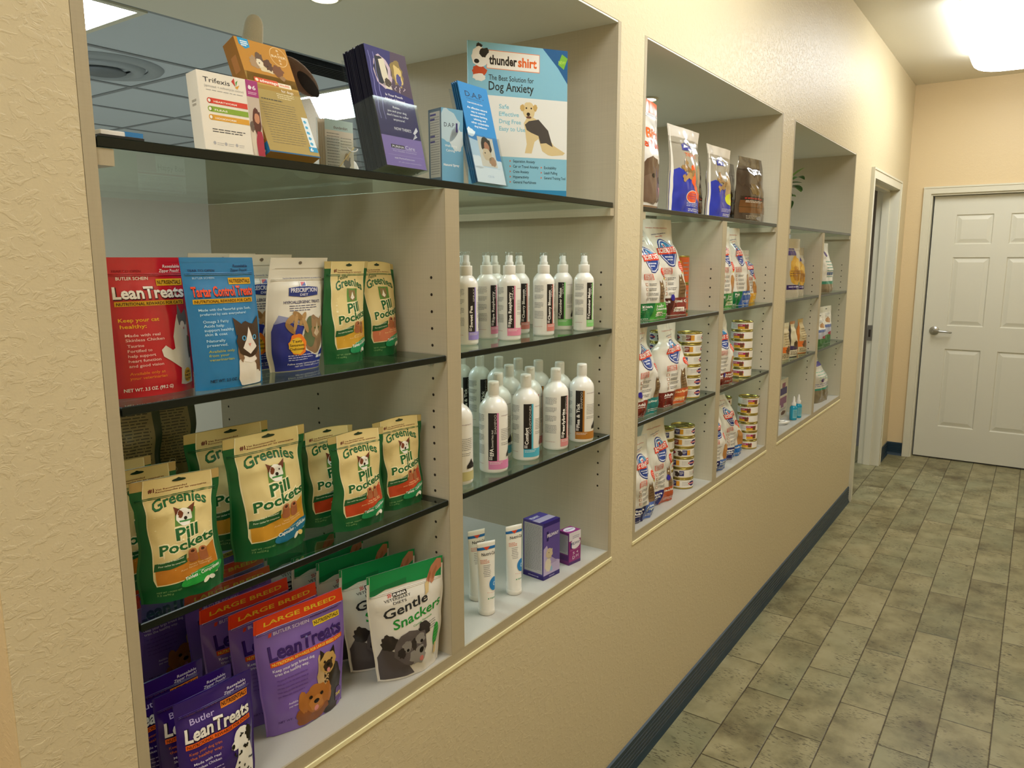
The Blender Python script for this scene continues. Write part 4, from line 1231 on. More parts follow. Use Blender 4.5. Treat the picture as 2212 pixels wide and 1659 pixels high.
def shampoo_bottle(loc, rz, art, label):
    o = empty('shampoo_bottle', loc, rz); tag(o, label, 'shampoo bottle', 'tall white bottles on the lower glass shelf')
    r = .0317
    lathe_obj('bottle_body', [(r * .86, 0), (r * .97, .002), (r, .006), (r, .138), (r * .985, .143), (r * .93, .149), (r * .82, .155), (r * .66, .1615), (.0145, .166), (.0125, .168), (.0125, .171)], M_HDPE, o, 48)
    mb = MB(); art.lay(mb, wrap(r, .008, .1365), thr=.005); mb.build('label', o)
    c = lathe_obj('flip_cap', [(.0122, .1705), (.0128, .172), (.0126, .196), (.0118, .2005), (.009, .2012)], M_CAPW, o, 32)
    mb = MB(); mb.box((-.004, -.0132, .1925), (.004, -.0118, .1975), M_CAPW, bev=.001); mb.build('thumb_tab', c)
    return o

def art_tube():
    a = Art(0.35); a.L = 1
    a.rect(.0, .885, 1, .925, '1e6cb0'); a.poly([(.44, .925), (.56, .925), (.50, .875)], 'd8482c', 2)
    a.txt('Nutri-Cal', .40, .68, .80, .045, '26242c', .012)
    for k in range(3): a.fine(.36, .55, .735 - k * .022, 1, .02, .009, 'd8806c', k + 2)
    for k in range(7): a.fine(.42 - .012 * (k == 4), .56, .655 - k * .026, 1, .02, .007, '6a6a70', k + 4)
    a.ell(.62, .375, .115, .098, '2a80c0', 2, n=40); a.ell(.62, .375, .035, .03, 'c8dcea', 3); a.ell(.62, .375, .022, .019, '3c8cc8', 4)
    for k in range(8): a.ell(.47 + .035 * k, .265 - .012 * math.sin(k * .45), .006, .005, 'c86a5c', 2)
    a.txt('Vetoquinol', .50, .74, .165, .024, '3c9a68', .01); a.ell(.475, .175, .012, .010, '3c9a68')
    r = random.Random(2); y = .10
    while y < .30:
        h = r.uniform(.004, .009); a.rect(.02, y, .14, y + h, '303034', 2); y += h + r.uniform(.004, .007)
    a.fine(.05, .16, .70, 14, .026, .007, '77777a', 3)
    return a

class TubeShape:
    def __init__(s, h=.169, r=.0183): s.h, s.r = h, r
    def F(s, a, b, off):
        v = b; t = (a - .5) * 2 * math.pi
        rx = s.r + (.0045) * v; ry = s.r * (1 - v ** 1.25) + .0005 if v < .965 else s.r * (1 - .965 ** 1.25) * max(0, (1 - (v - .965) * 28)) + .0005
        return Vector(((rx + off) * math.sin(t), -(ry + off) * math.cos(t), .012 + (s.h - .012) * v))
def gel_tube(loc, rz, art, label):
    o = empty('gel_tube', loc, rz); tag(o, label, 'tube', 'white gel tubes standing on their caps')
    T = TubeShape(); mb = MB(); nu, nv = 40, 26
    vs = [T.F(i / nu, j / nv, 0) for j in range(nv + 1) for i in range(nu)]
    fs = [(j * nu + i, j * nu + (i + 1) % nu, (j + 1) * nu + (i + 1) % nu, (j + 1) * nu + i) for j in range(nv) for i in range(nu)]
    fs.append(tuple(range(nv * nu, nv * nu + nu)))
    mb.add(vs, fs, M_HDPE, True); mb.build('tube_body', o)
    mb = MB(); art.lay(mb, T.F, thr=.005); mb.build('print', o)
    lathe_obj('screw_cap', [(.0180, 0), (.0188, .001), (.0188, .0115), (.0182, .0125)], M_CAPW, o, 40)
    return o

M_TIN = mat('gold_tin', 'b8a85c', rough=0.22, metal=0.85)
M_TIND = mat('gold_tin_lid', '8f8238', rough=0.25, metal=0.8)
def art_can(c1, c2, pet='3a2c22', logo=True, base='e6e1d4'):
    a = Art(0.3); a.L = 0
    a.rect(0, 0, 1, 1, base, 0)
    for k in (0, 1):
        o = .5 * k
        if logo:
            a.ell(.30 + o * .9, .52, .055, .34, '2b2f6c', 2); a.rect(.235 + o * .9, .42, .365 + o * .9, .62, 'b8302c', 3); a.fine(.25 + o * .9, .35 + o * .9, .48, 1, .1, .07, 'f0e8e0', 2, L=4)
        a.blob(.43 + o * .9, .42, .032, .30, pet, 3, .3, L=3); a.blob(.42 + o * .9, .66, .026, .15, pet, 6, .3, L=4)
        a.rect(.455 + o * .9, .20, .52 + o * .9, .86, c1, 2); a.rect(.52 + o * .9, .20, .565 + o * .9, .86, c2, 2); a.fine(.46 + o * .9, .51 + o * .9, .66, 3, .13, .05, 'f0ece4', 3, L=3)
    a.fine(.60, .72, .75, 4, .16, .04, '8a8a88', 5, L=2)
    return a
def art_can_dog(c1='a8245c', c2='e0a828', pet='6a4228'):
    a = Art(0.3)
    a.rect(0, 0, 1, 1, 'e8e2d6', 0)
    for o in (0, .5):
        a.fine(.30 + o, .40 + o, .72, 4, .16, .05, 'a8a4a4', 5, L=2); a.fine(.30 + o, .38 + o, .84, 1, .1, .05, 'd8806c', 5, L=2)
        a.rect(.395 + o, .42, .56 + o, .76, c1, 2); a.rect(.395 + o, .06, .56 + o, .42, c2, 2); a.fine(.405 + o, .49 + o, .54, 1, .1, .09, 'f0dcc8', 2, L=3)
        a.poly([(.50 + o, .12), (.495 + o, .55), (.505 + o, .85), (.515 + o, .68), (.53 + o, .70), (.545 + o, .88), (.55 + o, .5), (.55 + o, .12)], pet, 4)
    return a
def food_can(loc, rz, art, label, group, r=.042, h=.0368):
    o = empty('food_can', loc, rz); tag(o, label, 'food can', group)
    lathe_obj('can_body', [(r * .93, 0), (r * .99, .0006), (r, .002), (r * .985, .0036), (r * .975, .005), (r * .975, h - .005), (r * .985, h - .0036), (r, h - .002), (r * .985, h), (r * .955, h - .0005), (r * .94, h - .003)], M_TIN, o, 48)
    mb = MB(); mb.lathe([(0, h - .0030), (r * .3, h - .0030), (r * .32, h - .0024), (r * .75, h - .0024), (r * .77, h - .0034), (r * .945, h - .0034)], M_TIND, 40, cap=False)
    lid = mb.build('lid', o)
    mb = MB()
    pts = [(r * .16 * math.cos(t) + r * .55, r * .13 * math.sin(t), h - .0012) for t in [2 * math.pi * k / 14 for k in range(15)]]
    mb.tube(pts, .0009, M_TIN, 6); mb.box((r * .2, -.003, h - .0024), (r * .42, .003, h - .001), M_TIN); mb.build('pull_ring', lid)
    mb = MB(); art.lay(mb, wrap(r * .976, .0052, h - .0052), thr=.008); mb.build('label', o)
    return o

def carton(name, label, cat, loc, yaw, lean, w, d, h, col, front=None, left=None, top=None, gloss=.3, bevel=.0008, group=None, right=None):
    """cardboard box; loc is the front-left bottom corner; leaning back turns it on its back bottom edge"""
    th = math.radians(lean)
    o = empty(name, (loc[0], loc[1], loc[2] + d * math.sin(th)), rot=(-th, 0, math.radians(yaw))); tag(o, label, cat, group)
    mb = MB(); mb.box((0, 0, 0), (w, d, h), body_mat(col, gloss), bev=bevel); mb.build('carton', o)
    if front:
        mb = MB(); front.lay(mb, lambda a, b, off: Vector((a * w, -off, b * h)), thr=.5); mb.build('front_print', o)
    if left:
        mb = MB(); left.lay(mb, lambda a, b, off: Vector((-off, d * (1 - a), b * h)), thr=.5); mb.build('side_print', o)
    if right:
        mb = MB(); right.lay(mb, lambda a, b, off: Vector((w + off, d * a, b * h)), thr=.5); mb.build('side_print', o)
    if top:
        mb = MB(); top.lay(mb, lambda a, b, off: Vector((a * w, d * b, h + off)), thr=.5); mb.build('top_flap', o)
    return o

# ================================================================ goods on the top glass of the first cabinet
T0 = 1.7132
def leaf_art(kind):
    a = Art(0.55); a.L = 0
    if kind == 'purple':
        a.rect(0, 0, 1, 1, '2a2468', 0)
        a.rect(0, 0, 1, .56, '241e60', 1); a.poly([(.45, .66), (.62, 1), (1, 1), (1, .62)], '4c3a4c', 1)
        a.blob(.34, .80, .22, .135, 'c8b4c0', 3, .12, L=2); a.blob(.30, .80, .17, .12, '1c1a20', 5, .15, L=3); a.poly([(.28, .90), (.42, .92), (.46, .74), (.50, .66), (.36, .66), (.30, .76)], 'd8d0b8', 4); a.blob(.42, .715, .08, .035, '4a3c24', 3, .2, L=5)
        a.blob(.70, .82, .15, .12, '8a7434', 6, .3, L=2); a.blob(.72, .80, .09, .09, 'd0b870', 2, .35, L=3); a.blob(.72, .76, .06, .05, '4a4684', 4, .3, L=4)
        r = random.Random(5)
        for k in range(6):
            x = .30 + k * .10; y = .70; p = [(x, y)]
            for q in range(4): x += r.uniform(-.035, .035); y -= r.uniform(.004, .014); p.append((x, y))
            for i in range(4): a.poly([(p[i][0], p[i][1]), (p[i][0] + .018, p[i][1]), (p[i + 1][0] + .012, p[i + 1][1]), (p[i + 1][0], p[i + 1][1])], 'd8c8d0', 5)
        for x in (.06, .17): 
            for k in range(7): a.poly([(x + .02 * (k % 2), .95 - k * .08), (x + .02 * (k % 2) + .012, .95 - k * .08), (x + .02 * ((k + 1) % 2) + .012, .87 - k * .08), (x + .02 * ((k + 1) % 2), .87 - k * .08)], '8a88c8', 4)
        for t, x0, x1, y in (('Is Your Pooch', .30, .72, .60), ('Afraid of Storms!', .26, .76, .565), ('Relax,', .42, .60, .50), ('you and your dog', .27, .74, .465), ("don't have to suffer", .24, .78, .43), ('anymore!', .38, .66, .395)): a.txt(t, x0, x1, y, .019, 'eceaf2', .012, L=3)
        a.txt("NOW THERE'S", .36, .78, .315, .024, 'f0eef4', .01, L=3)
        a.poly([(.93, .37), (.82, .31), (.90, .30), (.78, .25), (.92, .285), (.86, .30), (.96, .34)], 'e8e6ee', 3)
        a.rect(0, 0, 1, .255, '8c78bc', 4)
        a.rect(.19, .155, .52, .185, '1c1a20', 5); a.txt('PURINA', .22, .51, .160, .018, 'f0eef4', .02, L=6); a.txt('Care', .54, .78, .155, .034, 'e8e4f0', -.004, L=6)
        a.txt('Pet Health Insurance', .22, .80, .125, .014, 'c8bede', .002, L=6); a.rect(.2, .145, .82, .147, 'd8d0ea', 5); a.rect(.08, .095, .95, .097, 'b4a6d6', 5)
        a.txt('visit PurinaCare.com', .22, .72, .065, .013, 'e8e4f0', .01, L=6); a.txt('or ask your veterinarian', .30, .88, .035, .011, 'c8bede', .005, L=6)
    elif kind == 'blue':
        a.rect(0, 0, 1, 1, '2a84c4', 0); a.poly([(0, 0), (0, .44), (.3, .42), (.6, .30), (1, .22), (1, 0)], 'b8d2e4', 1); a.blob(.1, .5, .14, .04, 'cfe0ea', 3, .3, L=2); a.blob(.9, .20, .2, .04, 'dce8ee', 5, .3, L=2); a.rect(0, 0, 1, .16, 'dfe9ee', 2); a.blob(.15, .2, .2, .06, 'e4ecf0', 5, .3, L=2)
        a.txt('D.A.P.', .18, .80, .865, .055, '1c2c44', .0, L=3); a.txt('PHEROMONE', .20, .70, .84, .011, '3c6080', .0, L=3); a.txt('CALMS, REASSURES AND HELPS', .2, .72, .80, .013, 'e8f0f4', .01, L=3)
        for k, (t, x0, x1) in enumerate((('An effective natural', .16, .84), ('way to control', .26, .74), ('excessive barking,', .22, .80), ('whining, and', .30, .72), ('other undesirable', .20, .80), ('dog behavior', .28, .72))): a.txt(t, x0, x1, .745 - k * .037, .020, 'e8f2f6', .012, L=3)
        a.rect(.28, .17, .82, .47, 'd8d2c4', 3); a.blob(.56, .38, .17, .09, '1c1412', 4, .2, L=4); a.blob(.56, .375, .09, .05, 'b87c5c', 3, .1, L=5); a.blob(.52, .29, .16, .06, 'd4c0a0', 5, .2, L=6); a.blob(.68, .23, .12, .05, 'b08868', 6, .2, L=6)
        a.ell(.46, .31, .02, .008, '2a1c14', 7); a.txt('CEVA', .40, .62, .06, .022, '9ab4cc', .0, L=3)
    return a

def leaflet_holder(label, loc, yaw, lean, w, h, depth, ph, n, kind, leaf_name, leaf_labels, group, edge):
    """clear counter holder: back plate, sides, low front pocket; leaflets are things of their own"""
    th = math.radians(lean)
    o = empty('leaflet_holder', loc, rot=(-th, 0, math.radians(yaw))); tag(o, label, 'leaflet holder')
    t = .0018; W = w + .008
    lift = math.sin(th) * (depth + 2 * t)
    o.location.z += lift
    def pb(name, a, b):
        mb = MB(); mb.box(a, b, M_CLEAR); mb.build(name, o)
    pb('back_plate', (-.004, depth + t, 0), (W - .004, depth + 2 * t, h * .96))
    pb('front_pocket', (-.004, 0, 0), (W - .004, t, ph))
    pb('side_wall', (-.004, t, 0), (-.0025, depth + t, ph)); pb('side_wall', (W - .0055, t, 0), (W - .004, depth + t, ph))
    pb('pocket_floor', (-.0025, t, 0), (W - .0055, depth + t, t))
    art = leaf_art(kind)
    front = None
    M = Matrix.Translation(o.location) @ Matrix.Rotation(math.radians(yaw), 4, 'Z') @ Matrix.Rotation(-th, 4, 'X')
    step = (depth - .002) / n
    for k in range(n):
        y = .0026 + k * step
        e = None
        pos = M @ Vector((.0, y, t + .0004))
        if k == 0:
            mb = MB(); tt = min(step * .8, .0022)
            mb.box((0, 0, 0), (w, tt, h), body_mat(edge, .4))
            art.lay(mb, lambda a, b, off: Vector((a * w, -off, b * h)), thr=.5, step=.00003, base=.00006)
            e = mb.build(leaf_name); front = e
            mb2 = MB(); mb2.box((0, 0, 0), (w, tt, h), body_mat(edge, .4)); rear_me = mb2.build('tmp'); rm = rear_me.data; bpy.data.objects.remove(rear_me)
        else:
            e = bpy.data.objects.new(leaf_name, rm); COL.objects.link(e)
            rr = random.Random(k * 3 + 1)
            pos = M @ Vector((rr.uniform(-.0012, .0012), y, t + .0004 + rr.uniform(0, .002)))
        e.location = pos; e.rotation_euler = (-th, 0, math.radians(yaw))
        tag(e, leaf_labels[0] if k == 0 else leaf_labels[1], 'leaflet', group)
    return o

# --- white medicine box with three coloured bars
fa = Art(.3); fa.L = 1
fa.rect(.79, 0, 1, 1, 'c8b8a8', 1); fa.rect(.79, .78, 1, 1, 'a8347c', 2); fa.txt('6', .90, .96, .88, .055, 'f0e8ee', .02, L=3); fa.blob(.855, .905, .03, .025, 'f0e8ee', 3, .3, L=3); fa.fine(.82, .97, .835, 2, .02, .01, 'e0b8d0', 3, L=3)
fa.blob(.92, .45, .07, .18, '5a2c20', 4, .2, L=3); fa.blob(.925, .50, .045, .07, 'c88a68', 2, .1, L=4); fa.poly([(.88, 0), (.87, .20), (.91, .33), (.98, .33), (1, .25), (1, 0)], 'a82c44', 4); fa.blob(.83, .20, .04, .22, 'd8ccb8', 7, .2, L=5); fa.blob(.825, .38, .035, .07, '6a5a50', 9, .2, L=6)
fa.txt('Trifexis', .09, .52, .865, .062, '2c2c30', .004); fa.poly([(.55, .93), (.60, .98), (.61, .87)], 'c8342c', 2); fa.poly([(.62, .93), (.66, .96), (.62, .87)], '5a9a3c', 2); fa.poly([(.60, .86), (.68, .90), (.64, .84)], 'e0a030', 2)
fa.txt('(spinosad + milbemycin oxime)', .10, .74, .805, .030, 'a4a4a4', .0); fa.fine(.12, .78, .765, 1, .02, .008, '9a9a9a', 3)
for k, (c, t) in enumerate((('d8402c', 'HEARTWORM'), ('8aac34', 'FLEAS'), ('e0a434', 'HOOKWORM'))):
    y = .60 - k * .105; fa.rect(.15, y, .78, y + .07, c, 2); fa.ell(.15, y + .035, .035, .035, c, 2); fa.ell(.15, y + .035, .022, .022, 'f4efe4', 3); fa.txt(t, .22, .22 + .042 * len(t), y + .018, .022, 'f8f0e4', .02, L=3)
fa.fine(.15, .72, .27, 2, .03, .012, '4c4c50', 5)
for k in range(3): fa.ell(.16 + k * .18, .10, .022, .022, 'b0b0b4', 2); fa.fine(.20 + k * .18, .31 + k * .17, .10, 2, .022, .007, 'b0b0b4', 4 + k)
la = Art(.3); la.fine(.3, .7, .62, 2, .05, .03, 'b8b0a0', 3, L=1)
carton('medicine_box', 'white medicine box with red, green and orange bars', 'box', (.622, .018, T0), -2, 6, .093, .026, .104, 'ece6d8', fa, la)

# --- tall gold dog medicine box leaning back
ga = Art(.55); ga.L = 1
ga.rect(0, .62, 1, 1, 'bd8420', 1); ga.rect(0, .56, 1, .70, 'c09a44', 1); ga.rect(0, 0, 1, .60, 'a8914c', 1); ga.rect(0, 0, 1, .012, '1c5a84', 3)
ga.poly([(.06, 1), (.06, .94), (.16, .905), (.26, .93), (.26, 1)], '2a94c4', 3); ga.fine(.10, .24, .965, 3, .018, .012, 'e4f2f8', 2, L=4)
ga.ell(.80, .905, .17, .09, 'ecd49c', 2, n=36); ga.ell(.80, .905, .162, .086, 'bd8420', 3, n=36); ga.txt('BAYER', .66, .95, .895, .022, 'f0e0b8', .01, L=4)
for k, c in enumerate('BAYER'): ga.txt(c, .79, .83, .955 - k * .030, .018, 'f0e0b8', .01, L=4)
ga.blob(.28, .80, .12, .05, 'a88a64', 3, .3, L=4); ga.blob(.38, .845, .07, .05, '6a5038', 4, .3, L=5); ga.blob(.36, .80, .07, .035, 'e0d4b8', 5, .2, L=6); ga.blob(.52, .80, .08, .055, '5c3c20', 6, .3, L=7); ga.blob(.68, .76, .12, .055, '7a4c24', 7, .3, L=6); ga.blob(.50, .755, .16, .03, 'd8c8a0', 8, .2, L=5); ga.ell(.50, .785, .012, .006, '1c1410', 8); ga.ell(.35, .80, .012, .006, '1c1410', 8); ga.blob(.74, .70, .06, .022, '9a7444', 7, .3, L=8)
ga.rect(.14, .615, .60, .66, 'd8582c', 5); ga.rect(.60, .61, .86, .65, 'efe4cc', 5); ga.txt('advantage', .24, .59, .624, .026, 'f4ece0', .02, L=6); ga.txt('multi', .63, .82, .622, .024, 'd8582c', .01, L=6); ga.ell(.19, .638, .03, .014, 'efe4cc', 6)
ga.txt('for dogs', .62, .86, .565, .026, 'f4ead0', .01, L=6); ga.fine(.5, .85, .54, 3, .018, .006, 'e8dcb4', 4, L=5)
ga.fine(.16, .60, .47, 1, .02, .011, '5c5438', 4, L=5); ga.fine(.12, .80, .44, 17, .022, .006, '8a7c50', 4, L=5)
ga.rect(.86, .09, .99, .36, 'dce6ea', 5)
for k in range(5): ga.blob(.91, .32 - k * .05, .03, .014, '4ca4cc', k, .3, L=6)
ga.rect(.82, .045, .99, .09, '2a94c4', 6); ga.txt('6', .84, .90, .052, .030, 'f0f4f4', .02, L=7)
gl = Art(.25); gl.rect(0, 0, 1, 1, '9c6a24', 1); gl.rect(0, .0, 1, .09, '1c6a9c', 2); gl.txt('6', .35, .7, .02, .045, 'e4ecec', .02, L=3); gl.rect(.2, .12, .85, .30, 'b8a480', 2); gl.fine(.25, .8, .275, 7, .022, .012, '3c2c1c', 3, L=3); gl.rect(.30, .72, .75, .86, 'b87a3c', 2)
carton('medicine_box', 'tall gold medicine box with resting dogs, leaning back', 'box', (.722, .012, T0), 0, 23, .092, .028, .182, 'a87420', ga, gl)

# --- purple leaflets and blue leaflets in clear holders
leaflet_holder('clear holder tightly packed with purple storm leaflets', (.950, .0, T0), 1, 13, .102, .204, .052, .118, 17, 'purple', 'leaflet',
               ('front purple leaflet with a dog face and lightning', 'purple leaflet packed behind the dog and lightning leaflet'), 'purple leaflets in one holder', '17162c')
leaflet_holder('clear holder with a few sky blue leaflets beside the blue poster', (1.205, .004, T0), 1, 14, .098, .200, .020, .098, 4, 'blue', 'leaflet',
               ('front sky blue leaflet with a girl hugging puppies', 'sky blue leaflet behind the one with the girl and puppies'), 'blue leaflets in one holder', '2a6ca0')

# --- light blue carton turned on its corner
ba = Art(.3); ba.L = 1; ba.rect(0, 0, 1, 1, '6ca8cc', 1); ba.blob(.3, .78, .5, .2, 'b4cedc', 3, .2, L=2); ba.blob(.7, .60, .3, .15, 'c8d8e0', 4, .2, L=2); ba.rect(0, 0, 1, .04, '3a2c7c', 3); ba.txt('D.A.P.', .12, .62, .76, .055, '1c2c50', .0, L=4); ba.rect(.66, .70, .74, .82, '2c2068', 4); ba.txt('Well Being', .15, .7, .50, .03, 'e4eef4', .01, L=4); ba.txt('Calming', .2, .6, .44, .03, 'e4eef4', .01, L=4); ba.txt('Natural Spray', .08, .8, .25, .03, 'f0f4f8', .02, L=4)
bl = Art(.3); bl.L = 1; bl.rect(0, 0, 1, 1, '2c6494', 1); bl.rect(0, .06, 1, 1, 'a8bcc8', 1); bl.rect(.12, .10, .90, .96, 'c8c4b8', 2); bl.fine(.16, .86, .88, 24, .032, .010, '8a8884', 3, L=3)
for y in (.92, .86, .64, .57): bl.rect(.14, y - .01, .5 if y < .9 else .6, y + .015, '4a3c84', 4)
bt = Art(.3); bt.rect(0, 0, 1, 1, 'a04838', 1)
carton('spray_carton', 'pale blue and grey carton standing left of the blue leaflets', 'box', (1.148, .050, T0), -14, 0, .052, .042, .142, '8cb4cc', ba, bl, bt)

# --- poster
o = empty('counter_poster', (1.385, .170, T0), rot=(0, 0, math.radians(-33))); tag(o, 'large light blue poster with a seated yellow dog wearing a grey vest', 'poster')
pw, ph = .245, .333
mb = MB(); mb.box((0, 0, 0), (pw, .003, ph), body_mat('8fc4d8', .3)); mb.box((.0, .003, 0), (pw, .004, ph), mat('poster_back', '7a7464', rough=.7)); mb.build('board', o)
pa = Art(.25); pa.L = 1
pa.rect(0, 0, 1, 1, '86c0d8', 0); pa.rect(0, .27, 1, .665, 'e6e8e4', 1); pa.rect(0, 0, 1, .055, '2484b4', 1)
pa.poly([(.74, 1), (1, 1), (1, .78), (.90, .88)], '1c5c94', 1); pa.poly([(.90, .905), (.94, .975), (1, .95), (.96, .875)], '7ab43c', 2); pa.txt('NEW!', .905, .975, .91, .02, 'b8dc60', .01, L=3)
pa.rect(.18, .835, .71, .955, 'e4906c', 2); pa.rect(.185, .84, .705, .95, 'f0ece4', 3); pa.txt('thunder', .205, .48, .865, .058, '2a2422', .035, L=4); pa.txt('shirt', .49, .68, .865, .058, 'e0682c', .035, L=4)
pa.blob(.12, .905, .085, .062, 'f0eee8', 3, .1, L=4); pa.blob(.15, .93, .035, .028, '1c1a1a', 4, .2, L=5); pa.ell(.085, .875, .025, .014, '1c1a1a', 6); pa.blob(.175, .945, .03, .02, '1c1a1a', 6, .3, L=6); pa.blob(.11, .975, .03, .015, '1c1a1a', 3, .3, L=3); pa.blob(.11, .815, .07, .035, 'c8502c', 3, .2, L=3); pa.blob(.11, .775, .06, .025, 'e8e6e0', 6, .2, L=4)
pa.txt('The Best Solution for', .20, .65, .765, .034, '2c3438', .006, L=3); pa.txt('Dog Anxiety', .20, .65, .700, .056, '2c3438', .012, L=3)
for k, (t, x) in enumerate((('Safe', .40), ('Effective', .50), ('Drug Free', .52), ('Easy to Use', .565))): pa.txt(t, .30, x, .585 - k * .048, .028, '8cc4d4', .02, L=3)
pa.L = 3
pa.poly([(.56, .30), (.58, .36), (.565, .44), (.55, .50), (.60, .56), (.70, .52), (.78, .44), (.86, .36), (.98, .315), (.96, .30), (.84, .29), (.80, .295), (.74, .32), (.70, .40), (.66, .38), (.63, .30)], 'd8c494', 3)
pa.poly([(.56, .49), (.60, .515), (.70, .53), (.80, .46), (.85, .35), (.78, .375), (.72, .37), (.70, .42), (.62, .44), (.58, .455)], '4a4644', 4)
pa.blob(.60, .585, .065, .052, 'dcc898', 5, .1, L=5); pa.blob(.535, .60, .022, .024, 'c8a868', 6, .2, L=6); pa.blob(.665, .605, .022, .022, 'c8a868', 7, .2, L=6); pa.ell(.595, .56, .018, .012, '2c2420', 6); pa.ell(.575, .60, .008, .006, '2c2420', 6); pa.ell(.625, .60, .008, .006, '2c2420', 6); pa.ell(.60, .54, .028, .008, '6a4a40', 6)
for k, t in enumerate(('Separation Anxiety', 'Car or Travel Anxiety', 'Crate Anxiety', 'Hyperactivity', 'General Fearfulness')):
    y = .235 - k * .035; pa.txt(t, .44, .44 + .0125 * len(t), y, .018, '243c4c', .01, L=3); pa.poly([(.405, y), (.42, y + .008), (.405, y + .016)], 'd87a5c', 3)
for k, t in enumerate(('Excitability', 'Leash Pulling', 'General Training Tool')):
    y = .200 - k * .035; pa.txt(t, .76, .76 + .0108 * len(t), y, .018, '243c4c', .01, L=3); pa.poly([(.725, y), (.74, y + .008), (.725, y + .016)], 'd87a5c', 3)
mb = MB(); pa.lay(mb, lambda a, b, off: Vector((a * pw, -off, b * ph)), thr=.5); mb.build('front_print', o)
mb = MB(); mb.box((pw * .3, .004, 0), (pw * .7, .0055, ph * .62), mat('easel_card', '9a927c', rough=.7), M=Matrix.Rotation(math.radians(-14), 4, 'X') @ Matrix.Translation((0, .0, .0))); 
o2 = mb.build('easel_leg', o); o2.location = (0, .052, .0); o2.rotation_euler = (math.radians(26), 0, 0)

# --- card holder with cords behind the gold box
o = empty('card_holder', (.958, .16, T0), rot=(0, 0, math.radians(-4))); tag(o, 'clear holder of printed cards behind the gold box, a cream cord across it', 'card holder')
mb = MB(); mb.box((0, 0, 0), (.070, .0015, .075), M_CLEAR); mb.box((0, .024, 0), (.070, .0255, .110), M_CLEAR); mb.box((0, .0015, 0), (.070, .024, .0015), M_CLEAR); mb.build('clear_pocket', o)
mb = MB(); mb.tube([(.004, -.003, .003), (.024, -.004, .022), (.052, -.003, .052), (.064, .0, .062)], .0009, mat('cord', 'c8b070', rough=.8), 6); mb.tube([(.058 + .012 * math.cos(t), -.003, .060 - .006 * abs(math.sin(t))) for t in [math.pi * k / 10 for k in range(11)]], .0011, M_CAPW, 6); mb.build('cord', o)
ca = Art(.4); ca.L = 1; ca.rect(0, 0, 1, 1, 'd8ccb4', 0); ca.rect(0, .82, 1, 1, 'b8ccc0', 1); ca.txt('thundershirt', .3, .8, .85, .05, '6a5040', .01, L=2); ca.fine(.06, .50, .76, 14, .048, .014, '8c8678', 3, L=2); ca.fine(.54, .94, .70, 5, .048, .014, '8c8678', 6, L=2); ca.blob(.76, .30, .12, .12, '4a4c54', 4, .3, L=2); ca.blob(.76, .40, .08, .06, 'b89a70', 4, .3, L=3)
for k in range(4):
    mb = MB(); mb.box((0, 0, 0), (.064, .0007, .105), body_mat('d2c6ae', .5))
    if k == 0: ca.lay(mb, lambda a, b, off: Vector((a * .064, -off, b * .105)), thr=.5, step=.00003, base=.00005)
    e = mb.build('information_card'); M = Matrix.Translation(Vector((.958, .16, T0))) @ Matrix.Rotation(math.radians(-4), 4, 'Z')
    e.location = M @ Vector((.003 - .0015 * k, .005 + .0045 * k, .0022)); e.rotation_euler = (0, 0, math.radians(-4))
    tag(e, 'front printed card with orange heading in the small clear holder' if k == 0 else 'beige card behind the front card of the small clear holder', 'card', 'cards in the small clear holder')

# --- flat white-and-blue packet at the left end
mb = MB(); mb.box((0, 0, .002), (.052, .075, .0095), body_mat('e4e2dc', .4), bev=.001); 
o = mb.build('flat_packet', None, (.480, .012, T0)); tag(o, 'flat white, blue and black packet lying at the left end of the top glass', 'packet')
mb = MB(); mb.box((.030, -.0004, .0045), (.0525, .0755, .0102), body_mat('2c78b4', .4)); mb.box((-.0004, -.0006, 0), (.0535, .076, .0042), body_mat('16181a', .4)); q = mb.build('printed_sleeve', o); q['label'] = 'blue and black sleeve'

# --- soft toy dog resting behind the boxes: white with brown ear, tail up
M_PLW = mat('white_plush', 'f6f2e6', rough=.95, bump=(900, .9), sheen=.6); M_PLB = mat('brown_plush', '6a4228', rough=.95, bump=(900, .9), sheen=.5); M_PLD = mat('dark_plush', '2a2220', rough=.95, bump=(900, .8))
o = empty('plush_dog', (1.02, .34, T0)); tag(o, 'white and brown plush dog with raised white tail behind the boxes', 'plush toy')
def skin(name, parent, pts, edges, radii, m, sub=2):
    me = bpy.data.meshes.new(name); me.from_pydata(pts, edges, []); me.materials.append(m)
    ob = bpy.data.objects.new(name, me); COL.objects.link(ob); ob.parent = parent
    s = ob.modifiers.new('skin', 'SKIN'); s.use_smooth_shade = True
    if not me.skin_vertices:
        raise RuntimeError("no skin layer")
    for i, r_ in enumerate(radii):
        sv = me.skin_vertices[0].data[i]; sv.radius = (r_, r_) if not isinstance(r_, tuple) else r_
    me.skin_vertices[0].data[0].use_root = True
    b = ob.modifiers.new('sub', 'SUBSURF'); b.levels = sub; b.render_levels = sub
    return ob
skin('body', o, [(-.02, .0, .10), (.04, .01, .105), (.10, .0, .13), (-.03, -.10, .026), (-.02, -.05, .06), (.09, -.03, .05), (.09, -.09, .026), (.0, -.01, .12), (-.04, .08, .03), (.08, .07, .03)],
     [(0, 1), (1, 2), (0, 4), (4, 3), (2, 5), (5, 6), (2, 7), (0, 8), (2, 9)], [.06, .062, .055, .026, .035, .035, .026, .05, .032, .032], M_PLW)
skin('head', o, [(-.005, -.01, .125), (.0, -.05, .115), (-.01, 0, .15)], [(0, 1), (0, 2)], [.032, .024, .024], M_PLB)
skin('tail', o, [(-.065, .01, .13), (-.068, .01, .20), (-.066, .008, .255), (-.060, .005, .298), (-.058, .004, .312)], [(0, 1), (1, 2), (2, 3), (3, 4)], [.026, .022, .021, .018, .009], M_PLW)
